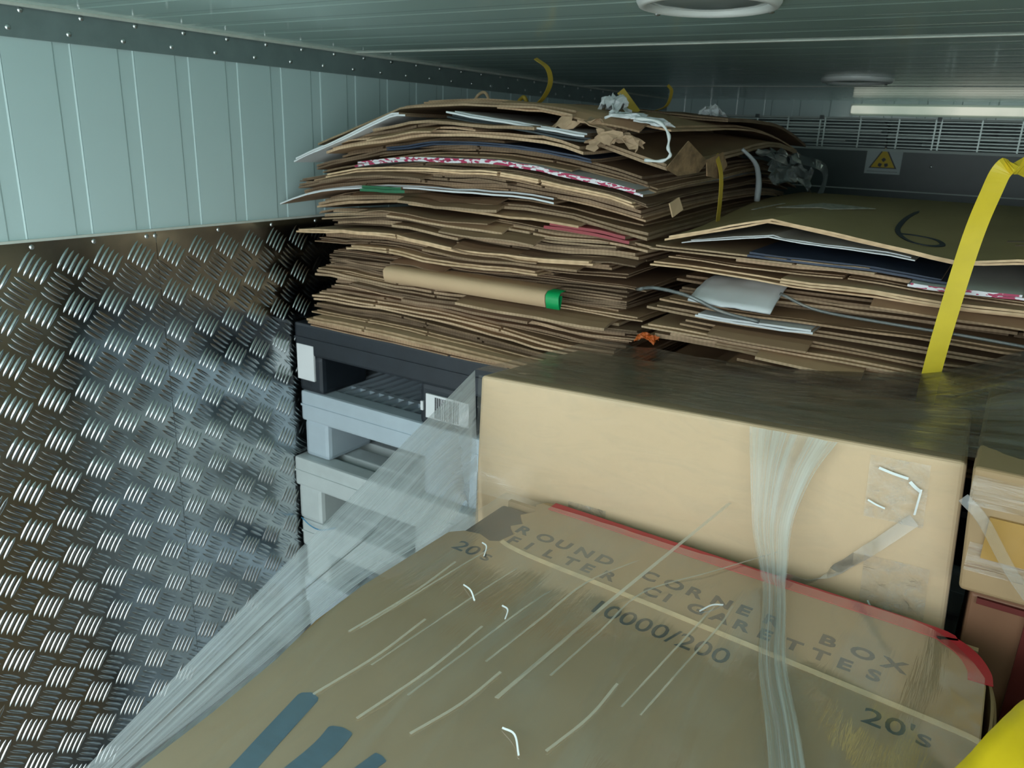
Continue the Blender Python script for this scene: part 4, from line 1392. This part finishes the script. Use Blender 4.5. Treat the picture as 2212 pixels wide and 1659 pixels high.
def line2(t):
    pts = [(-0.5055, 0.716, -0.455), (-0.470, 0.66, -0.400), (-0.4445, 0.585, -0.396), (-0.4455, 0.46, -0.397), (-0.427, 0.34, -0.397), (-0.414, 0.22, -0.397), (-0.406, 0.03, -0.397)]
    return pts
l2 = catmull(line2(0), 60)
def side(u, v):
    p, q = line1(u), l2[int(round(u * 60))]
    r = p.lerp(q, v)
    w = 0.0035 * fbm(u * 1.6, v * 9, 2.0) * math.sin(math.pi * v)
    return (r.x - w, r.y, Z(r.z + w))
o = patch('side_sheet', side, 60, 26, F_side); rel(o, film)
def skirt(u, v):
    p = line1(u)
    return (p.x + 0.028 * v + 0.005 * fbm(u * 7, v * 2, 5) * v, p.y, Z(p.z - 0.55 * v))
o = patch('side_skirt', skirt, 40, 14, F_side); rel(o, film)
lefte = pw([(0.06, -0.404), (0.22, -0.410), (0.34, -0.423), (0.46, -0.442), (0.60, -0.441), (0.70, -0.441)])
def panel(u, v):
    xl = lefte(0.06 + 0.64 * u)
    x = xl + (0.046 - xl) * v
    ym = 0.700 - (0.055 * max(0.0, min(1.0, (x + 0.03) / 0.076)) ** 3)
    y = 0.06 + (ym - 0.06) * u
    w = 0.0022 + 0.0016 * (1 + fbm(x * 9 - y * 6, (x + y) * 16, 1.0))
    return (x, y, ZB + w)
o = patch('panel_sheet', panel, 70, 60, F_pan); rel(o, film)
o = patch('front_sheet', lambda u, v: onA(u, v * 0.60 - 0.004, 0.0035 + 0.0014 * fbm(u * 9 + v * 3, v * 5)), 50, 30, F_front); rel(o, film)
def topf(u, v):
    x = -0.500 + 0.99 * u
    y0 = 0.7165 + 0.034 * min(1, max(0, (x + 0.495) / 0.4965))
    y = y0 + (1.04 - y0) * v
    base = -0.2665 + 0.0085 * min(1, max(0, (x + 0.495) / 0.4965)) - 0.030 * v * max(0, min(1, 1 - (x + 0.30) / 0.4))
    bump = math.exp(-((x - 0.12) / 0.13) ** 2) * 0.080 * math.sin(min(1, v * 1.15) * math.pi * 0.62) ** 2
    wr = 0.0035 + 0.0035 * abs(fbm(x * 10, y * 14, 4.0)) + 0.006 * max(0, min(1, (x + 0.08) / 0.12)) * abs(fbm(x * 14 + y * 8, y * 20, 7.0)) * v
    return (x, y, Z(base + bump + wr))
o = patch('top_sheet', topf, 90, 36, F_top); rel(o, film)
# gathered band down A's front and over B
bp = catmull([(-0.143, 0.734, -0.262), (-0.148, 0.731, -0.30), (-0.146, 0.716, -0.350), (-0.133, 0.690, -0.385), (-0.118, 0.640, -0.393), (-0.098, 0.560, -0.394), (-0.072, 0.490, -0.394), (-0.045, 0.41, -0.394), (-0.01, 0.30, -0.394)], 40)
bw = pw([(0, 0.080), (0.22, 0.040), (0.42, 0.021), (0.6, 0.022), (0.8, 0.024), (1.0, 0.034)])
def band(u, v):
    p = bp[int(round(u * 40))]
    w = bw(u)
    q = p + Vector((1, 0.55 if u > 0.45 else 0.1, 0)).normalized() * w * (v - 0.5)
    lift = 0.0007 * math.sin(v * 17 + u * 2) + 0.002 * fbm(u * 3, v * 6)
    if u < 0.42:
        q.y -= lift + 0.002
    else:
        q.z += lift + 0.002
    return (q.x, q.y, Z(q.z))
o = patch('gathered_band', band, 40, 22, F_band); rel(o, film)
# taut strands between carton A's front and carton B's top
for (a, b, c) in (((0.60, 0.34), (-0.245, 0.555), 0.0016), ((0.52, 0.55), (-0.275, 0.585), 0.0009), ((0.70, 0.50), (-0.225, 0.600), 0.0008), ((0.40, 0.62), (-0.300, 0.520), 0.0008),
                  ((0.645, 0.62), (-0.165, 0.600), 0.0007), ((0.655, 0.60), (-0.150, 0.600), 0.0007), ((0.30, 0.60), (-0.345, 0.530), 0.0007), ((0.20, 0.62), (-0.385, 0.560), 0.0008)):
    p0 = Vector(onA(a[0], a[1], 0.004))
    p1 = Vector((b[0], b[1], ZB + 0.004))
    p2 = Vector((b[0] - 0.012, b[1] - 0.15, ZB + 0.0035))
    o = ribbon('film_strand', [p0, p0.lerp(p1, 0.5), p1, p1.lerp(p2, 0.5), p2], c * 2.2, (1, 0.0, 0.2), F_str, th=0.0004, n=24); rel(o, film)
for (x0, y0, x1, y1) in ((-0.395, 0.54, -0.400, 0.40), (-0.36, 0.45, -0.368, 0.33), (-0.315, 0.47, -0.325, 0.33), (-0.27, 0.43, -0.285, 0.34), (-0.19, 0.47, -0.20, 0.38)):
    o = ribbon('film_strand', [(x0, y0, ZB + 0.0045), ((x0 + x1) / 2 + 0.004, (y0 + y1) / 2, ZB + 0.005), (x1, y1, ZB + 0.0045)], 0.002, (1, 0.1, 0), F_str, th=0.0004, n=12); rel(o, film)
F_twist = film_mat('film_twist', 0.05, 0.36, 1.0, 5, tint=(0.72, 0.80, 0.78), gloss=0.06, rough=0.2)
F_glint = plain('film_crease_glint', (0.80, 0.86, 0.86), 0.10, var=0.02, spec=0.9)  # near-white ribbons along film creases, glints painted as pale colour
for pts in ([(-0.365, 0.512, 0.0045), (-0.352, 0.505, 0.007), (-0.342, 0.497, 0.0045)], [(-0.318, 0.505, 0.0045), (-0.309, 0.500, 0.0065), (-0.305, 0.490, 0.0045)],
            [(-0.236, 0.381, 0.0045), (-0.224, 0.378, 0.007), (-0.213, 0.366, 0.0045)], [(-0.395, 0.585, 0.005), (-0.385, 0.578, 0.007), (-0.379, 0.565, 0.0045)],
            [(-0.172, 0.600, 0.0045), (-0.165, 0.612, 0.007), (-0.158, 0.622, 0.0045)]):
    o = ribbon('film_crease_glint', [(x, y, ZB + z) for x, y, z in pts], 0.0014, (0.6, 1, 0.9), F_glint, th=0.0005, n=10); rel(o, film)
for u, v, du, dv, w in ((0.29, 0.70, 0.045, -0.01, 0.0022), (0.295, 0.735, 0.04, 0.0, 0.0012), (0.862, 0.07, 0.05, 0.02, 0.0024), (0.915, 0.10, 0.02, 0.03, 0.0030), (0.935, 0.12, -0.006, 0.10, 0.0018), (0.850, 0.20, 0.03, 0.02, 0.0016),
                        (0.870, 0.60, 0.02, 0.06, 0.0016), (0.895, 0.63, 0.03, 0.03, 0.0018), (0.925, 0.66, 0.025, 0.02, 0.0014)):
    a_, b_, c_ = Vector(onA(u, v, 0.005)), Vector(onA(u + du / 2, v + dv / 2, 0.0062)), Vector(onA(u + du, v + dv, 0.005))
    o = ribbon('film_crease_glint', [a_, b_, c_], w, (0, 0.5, 1) if abs(du) > abs(dv) * 0.6 else (1, 0.4, 0), F_glint, th=0.0004, n=8); rel(o, film)
# twisted film at the far right corner of carton A
s = ribbon('film_twist', [(0.004, 0.714, Z(-0.278)), (0.022, 0.708, Z(-0.292)), (0.05, 0.705, Z(-0.330)), (0.09, 0.70, Z(-0.372))], 0.009, (1, 0, 1), F_twist, th=0.002, n=16); rel(s, film)
s = ribbon('film_twist', [onA(0.93, 0.24, 0.005), onA(0.86, 0.40, 0.006), onA(0.77, 0.58, 0.007), (-0.125, 0.690, Z(-0.388))], 0.012, (1, 0, 1), F_twist, th=0.001, n=18); rel(s, film)
